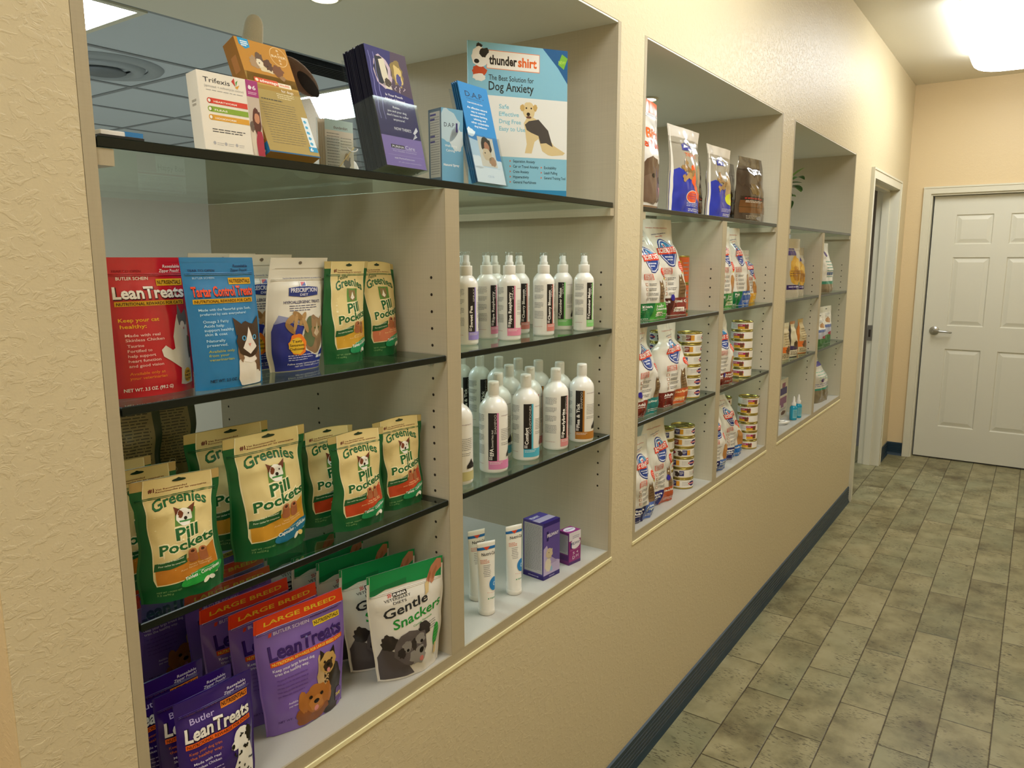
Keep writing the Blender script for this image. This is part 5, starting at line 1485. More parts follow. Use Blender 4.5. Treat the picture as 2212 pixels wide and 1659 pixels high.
def ellipsoid(mb, c, rad, rot, m):
    M = Matrix.Translation(c) @ Matrix.Rotation(math.radians(rot), 4, 'Y') @ Matrix.Diagonal((*rad, 1))
    mb.lathe([(max(.0001, math.cos(t)), math.sin(t)) for t in [math.pi * (k / 14 - .5) for k in range(15)]], m, 26, M)
mb = MB(); ellipsoid(mb, (.020, -.02, .212), (.052, .011, .026), 28, M_PLB); er = mb.build('ear', o)
mb = MB(); ellipsoid(mb, (.033, -.028, .200), (.034, .006, .014), 34, M_PLD); q = mb.build('ear_lining', er); q['label'] = 'dark ear lining'
for sx, pts in ((-1, [(.0, -.02, .21), (-.045, -.04, .205), (-.085, -.05, .175)]),):
    e = skin('ear', o, pts, [(i, i + 1) for i in range(len(pts) - 1)], [.007, .009, .011, .007][:len(pts)], M_PLB if sx > 0 else M_PLD)

# ================================================================ plant on the top glass of the far cabinet
o = empty('potted_plant', (3.60, .14, T0)); tag(o, 'green leafy potted plant at the left end of the rightmost top glass', 'plant')
MP = mat('terracotta', '9a6240', rough=.8); MLF = mat('leaf_green', '3f6a2a', rough=.45); MLF2 = mat('leaf_light', '6f9a3c', rough=.45); MST = mat('plant_stem', '5c4a2c', rough=.7)
lathe_obj('pot', [(.035, 0), (.040, .003), (.052, .085), (.057, .087), (.057, .105), (.050, .105), (.048, .090), (0, .088)], MP, o, 36)
def leaf(mb, base, d, L_, Wd, droop, m):
    d = Vector(d).normalized(); side = d.cross(Vector((0, 0, 1))).normalized(); up = side.cross(d); n = 8; vs = []; fs = []
    for i in range(n + 1):
        t = i / n; c = Vector(base) + d * (L_ * t) - Vector((0, 0, 1)) * (droop * t * t)
        w_ = Wd * math.sin(math.pi * min(1, t * .92 + .06)) ** .8
        vs += [c - side * w_ + up * w_ * .3, c, c + side * w_ + up * w_ * .3]
    for i in range(n):
        a = i * 3; fs += [(a, a + 1, a + 4, a + 3), (a + 1, a + 2, a + 5, a + 4)]
    mb.add(vs, fs, m, True)
stems = [((.17, -.06, .19), 3), ((.12, -.04, .33), 2), ((.18, -.03, .13), 3), ((-.05, .06, .26), 3), ((.02, .1, .28), 3), ((.09, -.07, .22), 3), ((-.08, -.03, .20), 2), ((.15, .02, .16), 3)]
for si, (e, nl) in enumerate(stems):
    mb = MB(); E_ = Vector(e); pts = [Vector((0, 0, .09)) + (E_ - Vector((0, 0, .09))) * t + Vector((0, 0, .04)) * math.sin(math.pi * t) for t in (0, .25, .5, .75, 1)]
    mb.tube(pts, .0022, MST, 6, r1=.0012); st = mb.build('stem', o)
    r = random.Random(si)
    for k in range(nl):
        mb = MB(); d = Vector((E_.x, E_.y, .02)) + Vector((r.uniform(-.08, .08), r.uniform(-.08, .08), r.uniform(-.02, .06)))
        leaf(mb, pts[-1 - k] if k < 4 else pts[1], d, r.uniform(.07, .11), r.uniform(.014, .020), r.uniform(.01, .05), MLF if (si + k) % 3 else MLF2); mb.build('leaf', st)

# ================================================================ small things on the cabinet floors
fw = Art(.3); fw.L = 1
fw.rect(0, 0, 1, 1, '5c4a94', 0); fw.poly([(0, .06), (0, .55), (.2, .60), (.4, .40), (.7, .30), (1, .25), (1, .06)], 'b4a8cc', 1); fw.rect(0, 0, 1, .075, '2c1c6c', 2); fw.rect(0, .93, 1, 1, '2c1c6c', 2)
fw.rect(.18, .67, .30, .84, '241a5c', 3); fw.txt('FELIWAY', .22, .92, .735, .055, 'f0eef4', .02, L=4); fw.rect(.2, .715, .95, .72, '3c2c7c', 3)
fw.blob(.36, .44, .20, .09, 'c4b496', 4, .25, L=3); fw.blob(.28, .25, .18, .13, 'd6cdb8', 6, .2, L=3); fw.blob(.48, .16, .06, .05, '8ab4d0', 6, .2, L=4); fw.ell(.32, .46, .02, .01, '2a2018', 5); fw.fine(.45, .92, .38, 6, .025, .008, '6a5c9c', 5, L=4); fw.txt('FELIWAY', .35, .68, .025, .022, 'c8c0e0', .01, L=4)
fl = Art(.3); fl.L = 1; fl.rect(0, 0, 1, 1, '4a3c84', 0); fl.rect(.06, .10, .94, .96, 'b8b4b4', 1); fl.fine(.10, .90, .925, 34, .0235, .008, '77757c', 7, L=2); fl.rect(0, 0, 1, .075, '2c1c6c', 2); fl.txt('WWW.FELIWAY.COM', .25, .75, .028, .022, 'c8c0e0', .01, L=3)
ft = Art(.3); ft.rect(0, 0, 1, 1, 'a49cb8', 0); ft.rect(0, 0, 1, .2, '2c1c6c', 1); ft.rect(0, .55, 1, 1, '4c4094', 1); ft.txt('FELIWAY', .1, .6, .65, .16, 'e8e4f0', .02, L=2)
carton('diffuser_carton', 'large purple carton printed with a white cat', 'box', (1.503, .040, FLOORZ + .0004), -6, 0, .066, .066, .148, '4c4094', fw, fl, ft)
sw = Art(.3); sw.L = 1; sw.rect(0, 0, 1, 1, '8a2c74', 0); sw.rect(0, .74, 1, 1, 'd8d4dc', 1); sw.ell(.55, .62, .42, .16, 'e4e0e8', 2); sw.txt('FELIWAY', .2, .95, .60, .08, '2c1c6c', .02, L=3); sw.rect(.12, .50, .22, .68, '2c1c6c', 3); sw.rect(0, 0, 1, .09, '4a2468', 2); sw.rect(.1, .44, .95, .447, 'c89ab8', 2)
sw.txt('D', .30, .50, .15, .10, 'e8dce8', .0, L=3); sw.txt('5', .32, .48, .30, .08, 'e8dce8', .0, L=3); sw.txt('H', .60, .80, .18, .10, 'e8dce8', .0, L=3); sw.txt('4', .62, .78, .31, .07, 'e8dce8', .0, L=3); sw.fine(.3, .9, .85, 2, .05, .02, '8a86a0', 3, L=2)
sl_ = Art(.3); sl_.rect(0, 0, 1, 1, '6a2468', 0); sl_.rect(.05, .32, .90, .92, 'a8a4a0', 1); sl_.fine(.1, .85, .88, 14, .038, .014, '77757c', 7, L=2); sl_.rect(.05, .12, .9, .28, '4a1c5c', 1)
stp = Art(.3); stp.rect(0, 0, 1, 1, '8a2c74', 0); stp.ell(.5, .55, .42, .35, 'dcd8e0', 1); stp.txt('FELIWAY', .2, .85, .45, .16, '2c1c6c', .02, L=2)
carton('diffuser_carton', 'small magenta carton at the right end of the cabinet floor', 'box', (1.621, .036, FLOORZ + .0004), -9, 0, .048, .036, .088, '7a2c70', sw, sl_, stp)

at = art_tube()
t1 = gel_tube((1.287, .056, FLOORZ + .0006), -.46, at, 'front white gel tube nearest the divider, blue stripe under its crimp')
for lb, x, y, rz in (('white gel tube standing half hidden behind the front tube', 1.332, .118, -.40), ('white gel tube next to the large purple carton', 1.408, .064, -.40)):
    c = copy_tree(t1); c['label'] = lb; c.location = (x, y, FLOORZ + .0006); c.rotation_euler = (0, 0, rz)

# sprays
SP = {'pea': ('Sweet Pea', '9a8ad0'), 'rasp': ('Ripe Raspberry', 'e08aa4'), 'cherry': ('Cherry Blossom', 'cc7c70'), 'cuc': ('Cucumber Melon', '86cc78')}
proto = {}
CAMP = Vector((0, -0.9126))
def facing(x, y, frac):
    """turn so that the black strip shows at the given fraction across the bottle as seen from the corridor"""
    d = Vector((x, y)) - CAMP
    base = -math.atan2(d.x, d.y)
    return base + math.asin(max(-1, min(1, 2 * frac - 1)))
sprays = [('pea', 1.262, .085, .72, 'white spray bottle with lilac strip, leftmost on its shelf'),
          ('pea', 1.338, .151, .60, 'white spray bottle mostly hidden behind the lilac-striped one'),
          ('rasp', 1.391, .127, .80, 'white spray bottle with pink strip standing behind the front pink one'),
          ('rasp', 1.488, .175, .70, 'white spray bottle in the back row between the two pink ones'),
          ('rasp', 1.389, .062, .55, 'front white spray bottle with pink strip and bright pink base block'),
          ('cherry', 1.535, .135, .72, 'white spray bottle with brown-red strip right of the front pink one'),
          ('cherry', 1.526, .058, .78, 'front white spray bottle with salmon strip, standing apart in the middle'),
          ('cuc', 1.628, .125, .35, 'white spray bottle hidden behind the salmon-striped front bottle'),
          ('cuc', 1.676, .096, .42, 'white spray bottle with green strip, second from the right end'),
          ('cuc', 1.684, .038, .78, 'white spray bottle with green strip, at the right end')]
for k, x, y, fr, lb in sprays:
    loc = (x, y, 1.3917); rz = facing(x, y, fr)
    if k not in proto:
        proto[k] = spray_bottle(loc, rz, label_art(SP[k][0], '', 'SPRAY', SP[k][1]), lb)
    else:
        c = copy_tree(proto[k]); c['label'] = lb; c.location = loc; c.rotation_euler = (0, 0, rz)

SH = {'oat': ('Oatmeal', '', 'SHAMPOO', 'c4bc84'), 'efa': ('EFA', 'Essential Fatty Acid', 'SHAMPOO', 'd884b0'), 'com': ('Comfort', '', 'CONDITIONER', '4cb0c8'), 'pearl': ('Pearlybrite', '', 'SHAMPOO', 'd48a8a'),
      'flea': ('Flea & Tick', '', 'SHAMPOO', 'b07428')}
shamp = [('oat', 1.197, .060, .25, 'tall white bottle with khaki label block beside the divider'),
         ('efa', 1.314, .053, .46, 'tall white bottle with pink label block'),
         ('com', 1.441, .052, .56, 'tall white bottle with turquoise label block, front row'),
         ('pearl', 1.566, .047, .82, 'tall white bottle with dusty rose label block, front row'),
         ('flea', 1.671, .033, .40, 'tall white bottle with ochre label block at the right end'),
         ('com', 1.425, .121, .30, 'tall white bottle behind the pink-labelled and turquoise-labelled ones'),
         ('oat', 1.552, .178, .30, 'tall white bottle in the middle row behind the turquoise-labelled one'),
         ('pearl', 1.548, .112, .66, 'tall white bottle directly behind the rose-labelled front bottle'),
         ('flea', 1.668, .426, .70, 'hindmost tall white bottle of the back row, beside the divider'),
         ('flea', 1.668, .360, .66, 'second hindmost tall white bottle of the back row'),
         ('flea', 1.668, .294, .55, 'third tall white bottle of the back row counted from the divider'),
         ('pearl', 1.668, .229, .5, 'fourth tall white bottle of the back row counted from the divider'),
         ('flea', 1.668, .164, .5, 'fifth tall white bottle of the back row counted from the divider'),
         ('pearl', 1.669, .0985, .62, 'tall white bottle just behind the ochre-labelled one')]
proto = {}
for k, x, y, fr, lb in shamp:
    loc = (x, y, 1.1067); rz = facing(x, y, fr)
    if k not in proto:
        proto[k] = shampoo_bottle(loc, rz, label_art(*SH[k]), lb)
    else:
        c = copy_tree(proto[k]); c['label'] = lb; c.location = loc; c.rotation_euler = (0, 0, rz)

# can stacks
CA = {'tan': art_can('7a2c24', 'd89a3c', 'c8b8a0'), 'blue': art_can('2c3070', 'e0a030', '3c2a20'), 'logo': art_can('2c3070', 'e6e1d4', '2c2420'), 'dog': art_can_dog(), 'dog2': art_can_dog('c8443c', 'e08a30', '2c2420'), 'or': art_can('c8502c', 'c8b040', 'e6e1d4', False, 'cc5c2c')}
cproto = {}
ORD = ['lowest', 'second lowest', 'third from the bottom', 'fourth from the bottom', 'fifth from the bottom', 'topmost']
def stack(x, y, z, kinds, where, group, fr=.5, r=.042, h=.0368, off=0.0):
    n = len(kinds); z += .0006
    for k, kd in enumerate(kinds):
        nm = 'topmost' if k == n - 1 else ORD[k]
        lb = '%s can %s' % (nm, where)
        rr = random.Random(k * 7 + int(x * 100)); rz = facing(x, y, fr) + off + rr.uniform(-.5, .5)
        key = (kd, r, h)
        if key not in cproto:
            cproto[key] = food_can((x, y, z + k * h), rz, CA[kd], lb, group, r, h)
        else:
            c = copy_tree(cproto[key]); c['label'] = lb; c['group'] = group
            c.location = (x + rr.uniform(-.0015, .0015), y + rr.uniform(-.0015, .0015), z + k * (h + .00025)); c.rotation_euler = (0, 0, rz)
stack(2.424, .046, 1.1067, ['logo', 'logo', 'logo', 'logo', 'tan', 'tan'], 'in the stack beside the orange-banded kibble bag', 'cans stacked by the orange-banded bag', .30)
stack(2.402, .135, 1.1067, ['blue'] * 6, 'in the stack hidden behind the orange-banded bag', 'cans stacked behind the orange-banded bag')
stack(2.458, .070, FLOORZ, ['blue', 'logo', 'blue', 'blue', 'tan', 'blue'], 'in the front cat food stack on the cabinet floor', 'front cat food cans on the cabinet floor', .42)
stack(2.372, .110, FLOORZ, ['logo', 'blue', 'logo', 'blue', 'logo', 'logo'], 'in the shaded rear cat food stack on the floor', 'rear cat food cans on the cabinet floor')
stack(2.982, .046, 1.1067, ['dog', 'dog', 'dog', 'dog', 'dog', 'dog'], 'in the magenta and yellow stack on the glass shelf', 'dog food cans on the glass shelf', .60)
stack(3.150, .060, FLOORZ, ['dog', 'dog', 'dog', 'dog', 'dog', 'dog'], 'in the magenta and yellow stack ending the cabinet floor', 'dog food cans at the end of the cabinet floor', .62)
stack(3.066, .148, FLOORZ, ['dog2', 'dog', 'dog2', 'dog2', 'dog', 'dog'], 'in the dog food stack behind the floor bags', 'dog food cans behind the floor bags', .75)
stack(2.505, .125, 1.3917, ['or', 'or'] , 'of the tall orange pair behind the brown-banded bag', 'orange cans beside the brown-banded bag', .5, .036, .095)
stack(3.120, .085, 1.1067, ['dog2', 'dog2'], 'of the two tall cans behind the upper dog food stack', 'tall cans behind the upper dog food stack', .6, .038, .104)

# blue dropper bottles and neighbours in the far cabinet
MBL = mat('teal_liquid_plastic', '1898b8', rough=.2, coat=.3)
def dropper(loc, rz, label):
    o = empty('dropper_bottle', loc, rz); tag(o, label, 'dropper bottle', 'teal dropper bottles on the cabinet floor')
    lathe_obj('bottle_body', [(.0165, 0), (.018, .002), (.018, .060), (.0165, .066), (.011, .070), (.010, .074)], MBL, o, 32)
    lathe_obj('nozzle_cap', [(.0115, .072), (.0118, .086), (.0070, .091), (.0055, .108), (.0028, .117), (.0015, .119)], M_CAPW, o, 24)
    a = Art(.35); a.rect(.42, .12, .62, .92, '7cc0cc', 1); a.fine(.45, .60, .80, 7, .09, .03, '2c6c80', 3, L=2)
    mb = MB(); a.lay(mb, wrap(.018, .004, .058), thr=.005); mb.build('label', o)
    return o
d1 = dropper((3.835, .045, FLOORZ + .0006), facing(3.83, .045, .7), 'left teal dropper bottle with a white pointed nozzle')
c = copy_tree(d1); c['label'] = 'right teal dropper bottle with a white pointed nozzle'; c.location = (3.905, .040, FLOORZ + .0006)
xa = Art(.4); xa.L = 1; xa.rect(.1, .60, .9, .78, '3c3474', 1); xa.rect(.35, .78, .7, .90, '8a4c6c', 1); xa.rect(.1, .36, .9, .54, '8a5478', 1); xa.rect(.3, .28, .6, .36, '8a5478', 1); xa.blob(.6, .13, .25, .05, '6a4428', 3, .2, L=2); xa.fine(.1, .9, .24, 2, .03, .012, '5a5a88', 2)
carton('tall_carton', 'tall cream carton with purple print behind the teal dropper bottles', 'box', (3.76, .10, FLOORZ + .0004), 0, 0, .16, .05, .20, 'd6cfbc', xa)
mb = MB(); mb.tube([(0, 0, .010), (.02, -.03, .012), (.06, -.035, .010), (.07, -.01, .009), (.03, .0, .012), (.0, .01, .03), (-.01, .02, .055), (.012, .028, .075), (.03, .02, .092), (.015, .005, .105)], [.006, .006, .006, .006, .007, .009, .010, .011, .008, .005], M_HDPE, 10)
tag(mb.build('applicator_strap', None, (3.66, .07, FLOORZ + .001)), 'curled white plastic strap beside the teal dropper bottles', 'strap')
# ================================================================ pouches and bags on the shelves
S1, S2, S3, S0 = T0, 1.3917, 1.1067, FLOORZ + .0008
DEPT = [(0, .86), (.12, 1), (.35, .95), (.7, .5), (.84, .10), (1, .02)]
# --- cat treat shelf
RED = dict(w=.108, h=.182, d=.030, width=[(0, .97), (1, 1)], seed=2, wr=.0010)
make_pouch('treat_pouch', 'glossy red treat pouch picturing a white cat', 'treat pouch', 'pouches on the first glass shelf, left section', (.5495, .058, S2), -1, RED, 'c01c28', art_lean('', '', '', '', kind='red'), ('c01c28', .965), .872, .2, coat=.4)
make_pouch('treat_pouch', 'glossy blue treat pouch picturing a brown and white cat', 'treat pouch', 'pouches on the first glass shelf, left section', (.644, .029, S2), 1, dict(w=.109, h=.182, d=.030, width=[(0, .96), (1, 1)], seed=4, wr=.0010, sway=-.05), '1c78b0', art_lean('', '', '', '', kind='blue'), ('1c78b0', .965), .872, .2, coat=.4)
PRG = dict(w=.120, h=.182, d=.044, width=[(0, .84), (.2, .95), (.75, 1), (1, .97)], depth=DEPT, seed=6, wr=.0014, sway=.12)
ap = art_presc()
pr = make_pouch('treat_pouch', 'white and dark blue treat pouch with a tabby cat, front', 'treat pouch', 'pouches on the first glass shelf, left section', (.812, .092, S2), 3, PRG, 'dcd6c6', ap, ('dcd6c6', .90), .80, .25, coat=.2)
clone(pr, 'white and dark blue pouch just behind the blue cat pouch', (.776, .145, S2), 0, sc=(1, 1, 1.03))
clone(pr, 'white and dark blue pouch farthest back behind the blue cat pouch', (.738, .196, S2), -2, sc=(1, 1, 1.04))
FG = dict(w=.106, h=.176, d=.042, width=[(0, .90), (.25, .98), (.55, .94), (.82, .98), (1, 1)], depth=DEPT, seed=8, wr=.0022, sway=.10)
f1 = make_pouch('treat_pouch', 'small tan and green cat pouch with yellow foot panel', 'treat pouch', 'pouches on the first glass shelf, left section', (.918, .090, S2), 6, FG, '0f5a2c', art_greenies('c8982c', '128a54', 'Tablets or Capsules', feline=True), ('c0ac70', .93), .86)
f2 = make_pouch('treat_pouch', 'small tan and green cat pouch with salmon foot panel', 'treat pouch', 'pouches on the first glass shelf, left section', (1.030, .112, S2), 3, dict(FG, w=.098, seed=12, sway=-.05, sag=.006), '0f5a2c', art_greenies('cc7450', '128a54', 'Tablets or Capsules', feline=True), ('c0ac70', .93), .86)
clone(f1, 'tan-topped pouch behind the white and dark blue front pouch', (.888, .185, S2), 0)
clone(f2, 'tan pouch with green corner behind the salmon-footed one', (1.020, .168, S2), 0)

# --- dog pill treat shelf
GR = dict(w=.114, h=.172, d=.040, width=[(0, .93), (.22, .98), (.5, .88), (.72, .90), (.88, 1), (1, 1)], depth=DEPT, seed=14, wr=.0024)
g_ch = art_greenies('c07a24', '1f9a3c', 'Tablets . Comprimes')
g_bf = art_greenies('b8401c', '138a50', 'Tablets . Comprimes')
g_cap = art_greenies('c89028', '126a8a', 'Capsules . Gelules', big=True)
G_ = 'pouches on the second glass shelf, left section'
gb = make_pouch('treat_pouch', 'crumpled tan and green dog pouch nearest the left wall edge, orange foot panel', 'treat pouch', G_, (.556, .040, S3), -13, GR, '0f5a2c', g_ch, ('b89c60', .92), .84)
gc = make_pouch('treat_pouch', 'biggest tan and green dog pouch with yellow foot panel and teal oval', 'treat pouch', G_, (.729, .072, S3), -3, dict(w=.140, h=.196, d=.058, width=[(0, .90), (.22, .97), (.5, .92), (.72, .93), (.9, 1), (1, 1)], depth=DEPT, seed=21, wr=.0022), '0f5a2c', g_cap, ('c0a868', .92), .85)
gd = make_pouch('treat_pouch', 'tan and green dog pouch with red foot panel right of the biggest one', 'treat pouch', G_, (.893, .040, S3), -7, dict(GR, w=.110, seed=25, sag=.004), '0f5a2c', g_bf, ('b8a468', .92), .85)
clone(gd, 'tan and green dog pouch with red foot panel nearest the divider', (1.015, .055, S3), -7, tilt=-.02)
clone(gd, 'half-hidden tan pouch in shade between two front pouches', (.876, .100, S3), -6)
clone(gc, 'tan and green pouch directly behind the biggest one', (.715, .150, S3), -4)
clone(gb, 'tan pouch behind the crumpled one, cut off by the left frame', (.540, .118, S3), -8)
clone(gb, 'tan pouch deepest behind the left frame edge', (.537, .176, S3), -4)
bk = art_back()
jb_ = make_pouch('treat_pouch', 'dark olive pouch turned backwards, right one of three', 'treat pouch', 'pouches turned backwards at the rear of the second shelf', (.675, .285, S3), -4, dict(w=.130, h=.245, d=.04, width=[(0, .95), (.45, .98), (.58, .90), (.75, 1), (1, 1)], depth=DEPT, seed=31, wr=.003), '2c3a20', bk, None, None, .4)
clone(jb_, 'dark olive pouch turned backwards, middle one of three', (.590, .250, S3), -6)
clone(jb_, 'dark olive pouch turned backwards, left one of three', (.545, .330, S3), -8)
mb = MB(); p_ = Pouch(w=.09, h=.25, d=.03, seed=3); p_.shell(body_mat('c05428', .4)); mb = p_.shell(body_mat('b8481c', .4)); o = mb.build('treat_pouch', None, (.742, .36, S3)); tag(o, 'orange pouch peeking out behind the backward olive pouches', 'treat pouch')
mb = MB(); n_ = 8; vs = []
for i in range(n_ + 1):
    t = i / n_; vs += [(t * .05, -.002, -.006 * math.sin(t * 2.5)), (t * .05, .012, .004 - .010 * t)]
mb.add(vs + [(v[0], v[1], v[2] + .0008) for v in vs], [(2 * i, 2 * i + 1, 2 * i + 3, 2 * i + 2) for i in range(n_)] + [(2 * n_ + 2 + 2 * i, 2 * n_ + 4 + 2 * i, 2 * n_ + 5 + 2 * i, 2 * n_ + 3 + 2 * i) for i in range(n_)], body_mat('5c90a8', .3), True)
tag(mb.build('shelf_tag', None, (.690, .262, 1.3655)), 'small curled blue tag hanging under the first glass shelf', 'tag')

# --- cabinet floor, left
LBG = dict(w=.170, h=.212, d=.044, width=[(0, .86), (.15, .88), (.4, .96), (.75, 1), (1, .99)], depth=DEPT, seed=41, wr=.0022)
lb = make_pouch('treat_pouch', 'front light purple pouch with red header and three dogs', 'treat pouch', 'large light purple pouches in a row', (.785, .078, S0), -6, LBG, '7a5cac', art_lb(), ('e0401a', .885), .868, .2, coat=.3)
for lb_t, x, y, rz in (('second light purple pouch with red header, just behind the front one', .774, .132, -4), ('third light purple pouch with red header', .758, .190, -3),
                       ('fourth light purple pouch with red header, under the shelf edge', .775, .262, -2), ('hindmost light purple pouch with red header', .812, .330, 0)):
    clone(lb, lb_t, (x, y, S0), rz)
for lb_t, x, y, rz in (('light purple pouch in the dark rear row, second from the left frame', .735, .395, 0), ('light purple pouch in the dark rear row, third from the left frame', .87, .47, 0), ('light purple pouch lost in shade beside the left frame', .560, .335, 2),
                       ('light purple pouch at the very back of the cabinet floor', .66, .475, 1)):
    clone(lb, lb_t, (x, y, S0), rz)
GSG = dict(w=.164, h=.214, d=.050, width=[(0, .80), (.15, .84), (.4, .93), (.75, 1), (1, 1)], depth=DEPT, seed=47, wr=.0018)
gs = make_pouch('treat_pouch', 'front white pouch with green top and a grey bearded dog', 'treat pouch', 'white and green pouches in a row', (1.004, .036, S0), -15, GSG, 'd9d5ca', art_gentle(), ('0b8a4a', .93), .80, .22, coat=.3)
for lb_t, x, y, rz in (('second white pouch with green top, behind the front one', .998, .104, -14), ('third white pouch with green top', .996, .170, -10), ('fourth white pouch with green top', .985, .232, -8), ('hindmost white pouch with green top, under the shelf edge', .972, .300, -6)):
    clone(gs, lb_t, (x, y, S0), rz)
DPG = dict(w=.116, h=.180, d=.036, width=[(0, .92), (.2, .96), (.8, 1), (1, 1)], depth=DEPT, seed=53, wr=.0016)
dp = make_pouch('treat_pouch', 'front deep purple pouch picturing a spotted dog', 'treat pouch', 'deep purple pouches by the left frame', (.580, .022, S0), -3, DPG, '32186c', art_dp(), ('32186c', .965), .87, .18, coat=.4)
clone(dp, 'deep purple pouch wedged right behind the front spotted dog pouch', (.572, .060, S0), -3)
clone(dp, 'deep purple pouch behind the other two, close to the left frame', (.556, .112, S0), -4)

# ================================================================ middle cabinet
BG = [(0, .9), (.1, 1), (.45, .95), (.72, .55), (.86, .12), (1, .02)]
ab = Art(.2); ab.L = 1
ab.rect(0, .88, 1, 1, 'e0602c', 1); ab.txt('Nutritious Treats', .3, .8, .84, .016, '4a4a50', .01); ab.txt('Bite', .42, .86, .64, .085, 'e06a2c', .03); ab.txt('erNess', .30, 1.0, .55, .07, 'c84a24', .03)
ab.blob(.55, .26, .36, .20, '5c4634', 4, .15, L=2); ab.blob(.45, .18, .30, .14, '6a5444', 6, .15, L=3); ab.ell(.52, .30, .05, .02, '15100c', 5); ab.ell(.80, .27, .07, .03, '17110d', 5); ab.poly([(.74, .20), (.86, .21), (.90, .10), (.82, .06)], 'cc8a8c', 5); ab.rect(0, 0, 1, .03, '8a6a4c', 3)
make_pouch('treat_bag', 'large white and orange bag with a dog portrait, cut off by the wall', 'treat bag', None, (2.050, .062, S1), 0, dict(w=.200, h=.312, d=.075, width=[(0, .97), (.85, 1), (1, .92)], depth=BG, seed=61, wr=.002, sag=.008), 'd8d4cc', ab, ('c8583c', .95), .86, .18, coat=.4)
bo = make_pouch('treat_bag', 'shiny white and blue treat bag with bone biscuits and orange spot', 'treat bag', None, (2.338, .050, S1), -2, dict(w=.235, h=.262, d=.060, width=[(0, .97), (.6, .90), (.85, .94), (1, 1)], depth=BG, seed=63, wr=.0035, sway=-.04), '9a9484', art_bones(True), ('d2ccc0', .87), .80, .14, coat=.5)
b3 = make_pouch('treat_bag', 'smaller shiny white and blue treat bag with yellow-green spot', 'treat bag', None, (2.655, .050, S1), -2, dict(w=.220, h=.242, d=.055, width=[(0, .97), (.6, .86), (.85, .90), (1, .98)], depth=BG, seed=67, wr=.0035, sway=-.05), '9a9484', art_bones(False), ('d2ccc0', .87), .80, .14, coat=.5)
clone(bo, 'white and blue treat bag hidden behind the orange-spotted one', (2.585, .130, S1), 4, sc=(.85, .8, .86))
dk = make_pouch('jerky_bag', 'dark brown glossy jerky bag at the right end of the middle top glass', 'treat bag', None, (3.040, .060, S1), -8, dict(w=.250, h=.245, d=.060, width=[(0, 1), (.7, .90), (1, .78)], depth=BG, seed=71, wr=.004, sway=-.06), '3a2c22', art_dark('6a4420'), ('4c4232', .86), .80, .12, coat=.6)
clone(dk, 'dark jerky bag with mustard band, second from the right end', (3.000, .145, S1), -4, sc=(.8, .8, .94))
clone(dk, 'dark jerky bag deep between the two white and blue bags', (2.80, .200, S1), 0, sc=(.7, .8, .92))

SDW = [(0, .94), (.3, 1), (.6, .96), (.78, .82), (1, .80)]
def kibble(label, loc, rz, w, h, d, args, seed, **kw):
    g = dict(w=w, h=h, d=d, width=kw.pop('width', SDW), depth=kw.pop('depth', [(0, .9), (.1, 1), (.45, .96), (.68, .62), (.82, .16), (1, .02)]), seed=seed, wr=kw.pop('wr', .0065), box=.9)
    g.update(kw)
    return make_pouch('kibble_bag', label, 'kibble bag', 'white kibble bags', loc, rz, g, 'dcd8cc', art_science(*args[0], **args[1]), None, None, .18, coat=.45)
kibble('white kibble bag with two-tone green band, beside the middle cabinet frame', (2.100, .070, S2), -8, .170, .272, .09, (('14703c', 'Kitten', '4a9a3c', 'Healthy|Development'), dict(tag2=('e8e4c8', 'Original', '2c5c34'))), 81, sway=-.10, curl=.25)
kibble('tall white kibble bag with brown band and folded white neck', (2.310, .092, S2), -12, .180, .304, .085, (('4c1c18', 'Adult', '7c3028', 'Optimal Care'), dict(tag2=('e8dcc8', 'Original', '5c2c24'), dot=(.42, .19))), 83, sway=-.24, curl=-.05, width=[(0, .92), (.3, 1), (.6, .92), (.8, .86), (1, .92)])
kibble('white kibble bag with brown and teal band and blue dot sticker', (2.062, .062, S3), -3, .178, .268, .080, (('7a2418', 'Adult', '1c7470', 'Indoor'), dict(dot=(.18, .26))), 85, width=[(0, .95), (.3, 1), (.65, .9), (.8, .66), (1, .70)])
kibble('white kibble bag with brown and orange band, narrow pinched neck', (2.272, .062, S3), -4, .200, .262, .085, (('6a2018', 'Adult', 'b8542a', 'Hairball'), dict(tag2=('e09a3c', 'LIGHT', 'f4e4b8'))), 87, width=[(0, .93), (.3, 1), (.68, .95), (.80, .56), (1, .60)])
kibble('white kibble bag with slate blue band on the cabinet floor, by the frame', (2.066, .066, S0), -4, .158, .255, .085, (('1c2050', 'Mature|Adult', '4c64a0', 'Active|Longevity'), dict()), 89, lean=-.02, width=[(0, .97), (.4, 1), (.75, .92), (1, .8)])
kibble('white kibble bag with navy and rust band on the cabinet floor', (2.242, .084, S0), -6, .172, .275, .085, (('20246c', 'Mature|Adult', 'b0502c', 'Hairball'), dict(dot=(.66, .30))), 91, width=[(0, .97), (.4, 1), (.75, .92), (1, .74)])
kibble('white puppy bag with dark and light green band beside the divider', (2.722, .062, S2), -4, .170, .300, .075, (('14703c', 'Puppy', '3f8a3c', 'Large|Breed'), dict(cat=False, tag2=('d8e0b0', 'Original', '2c5c34'))), 93, curl=.1, sway=.12)
kibble('white puppy bag with green and blue band and purple dot', (2.965, .086, S2), -8, .175, .298, .085, (('14703c', 'Puppy', '2c58a0', 'Small Bites'), dict(cat=False, dot=(.42, .62))), 95, sway=-.14)
kibble('shorter white kibble bag behind the puppy bags', (3.145, .100, S2), 0, .120, .215, .07, (('c89030', 'Adult', 'd8a83c', 'Light'), dict(cat=False)), 97)
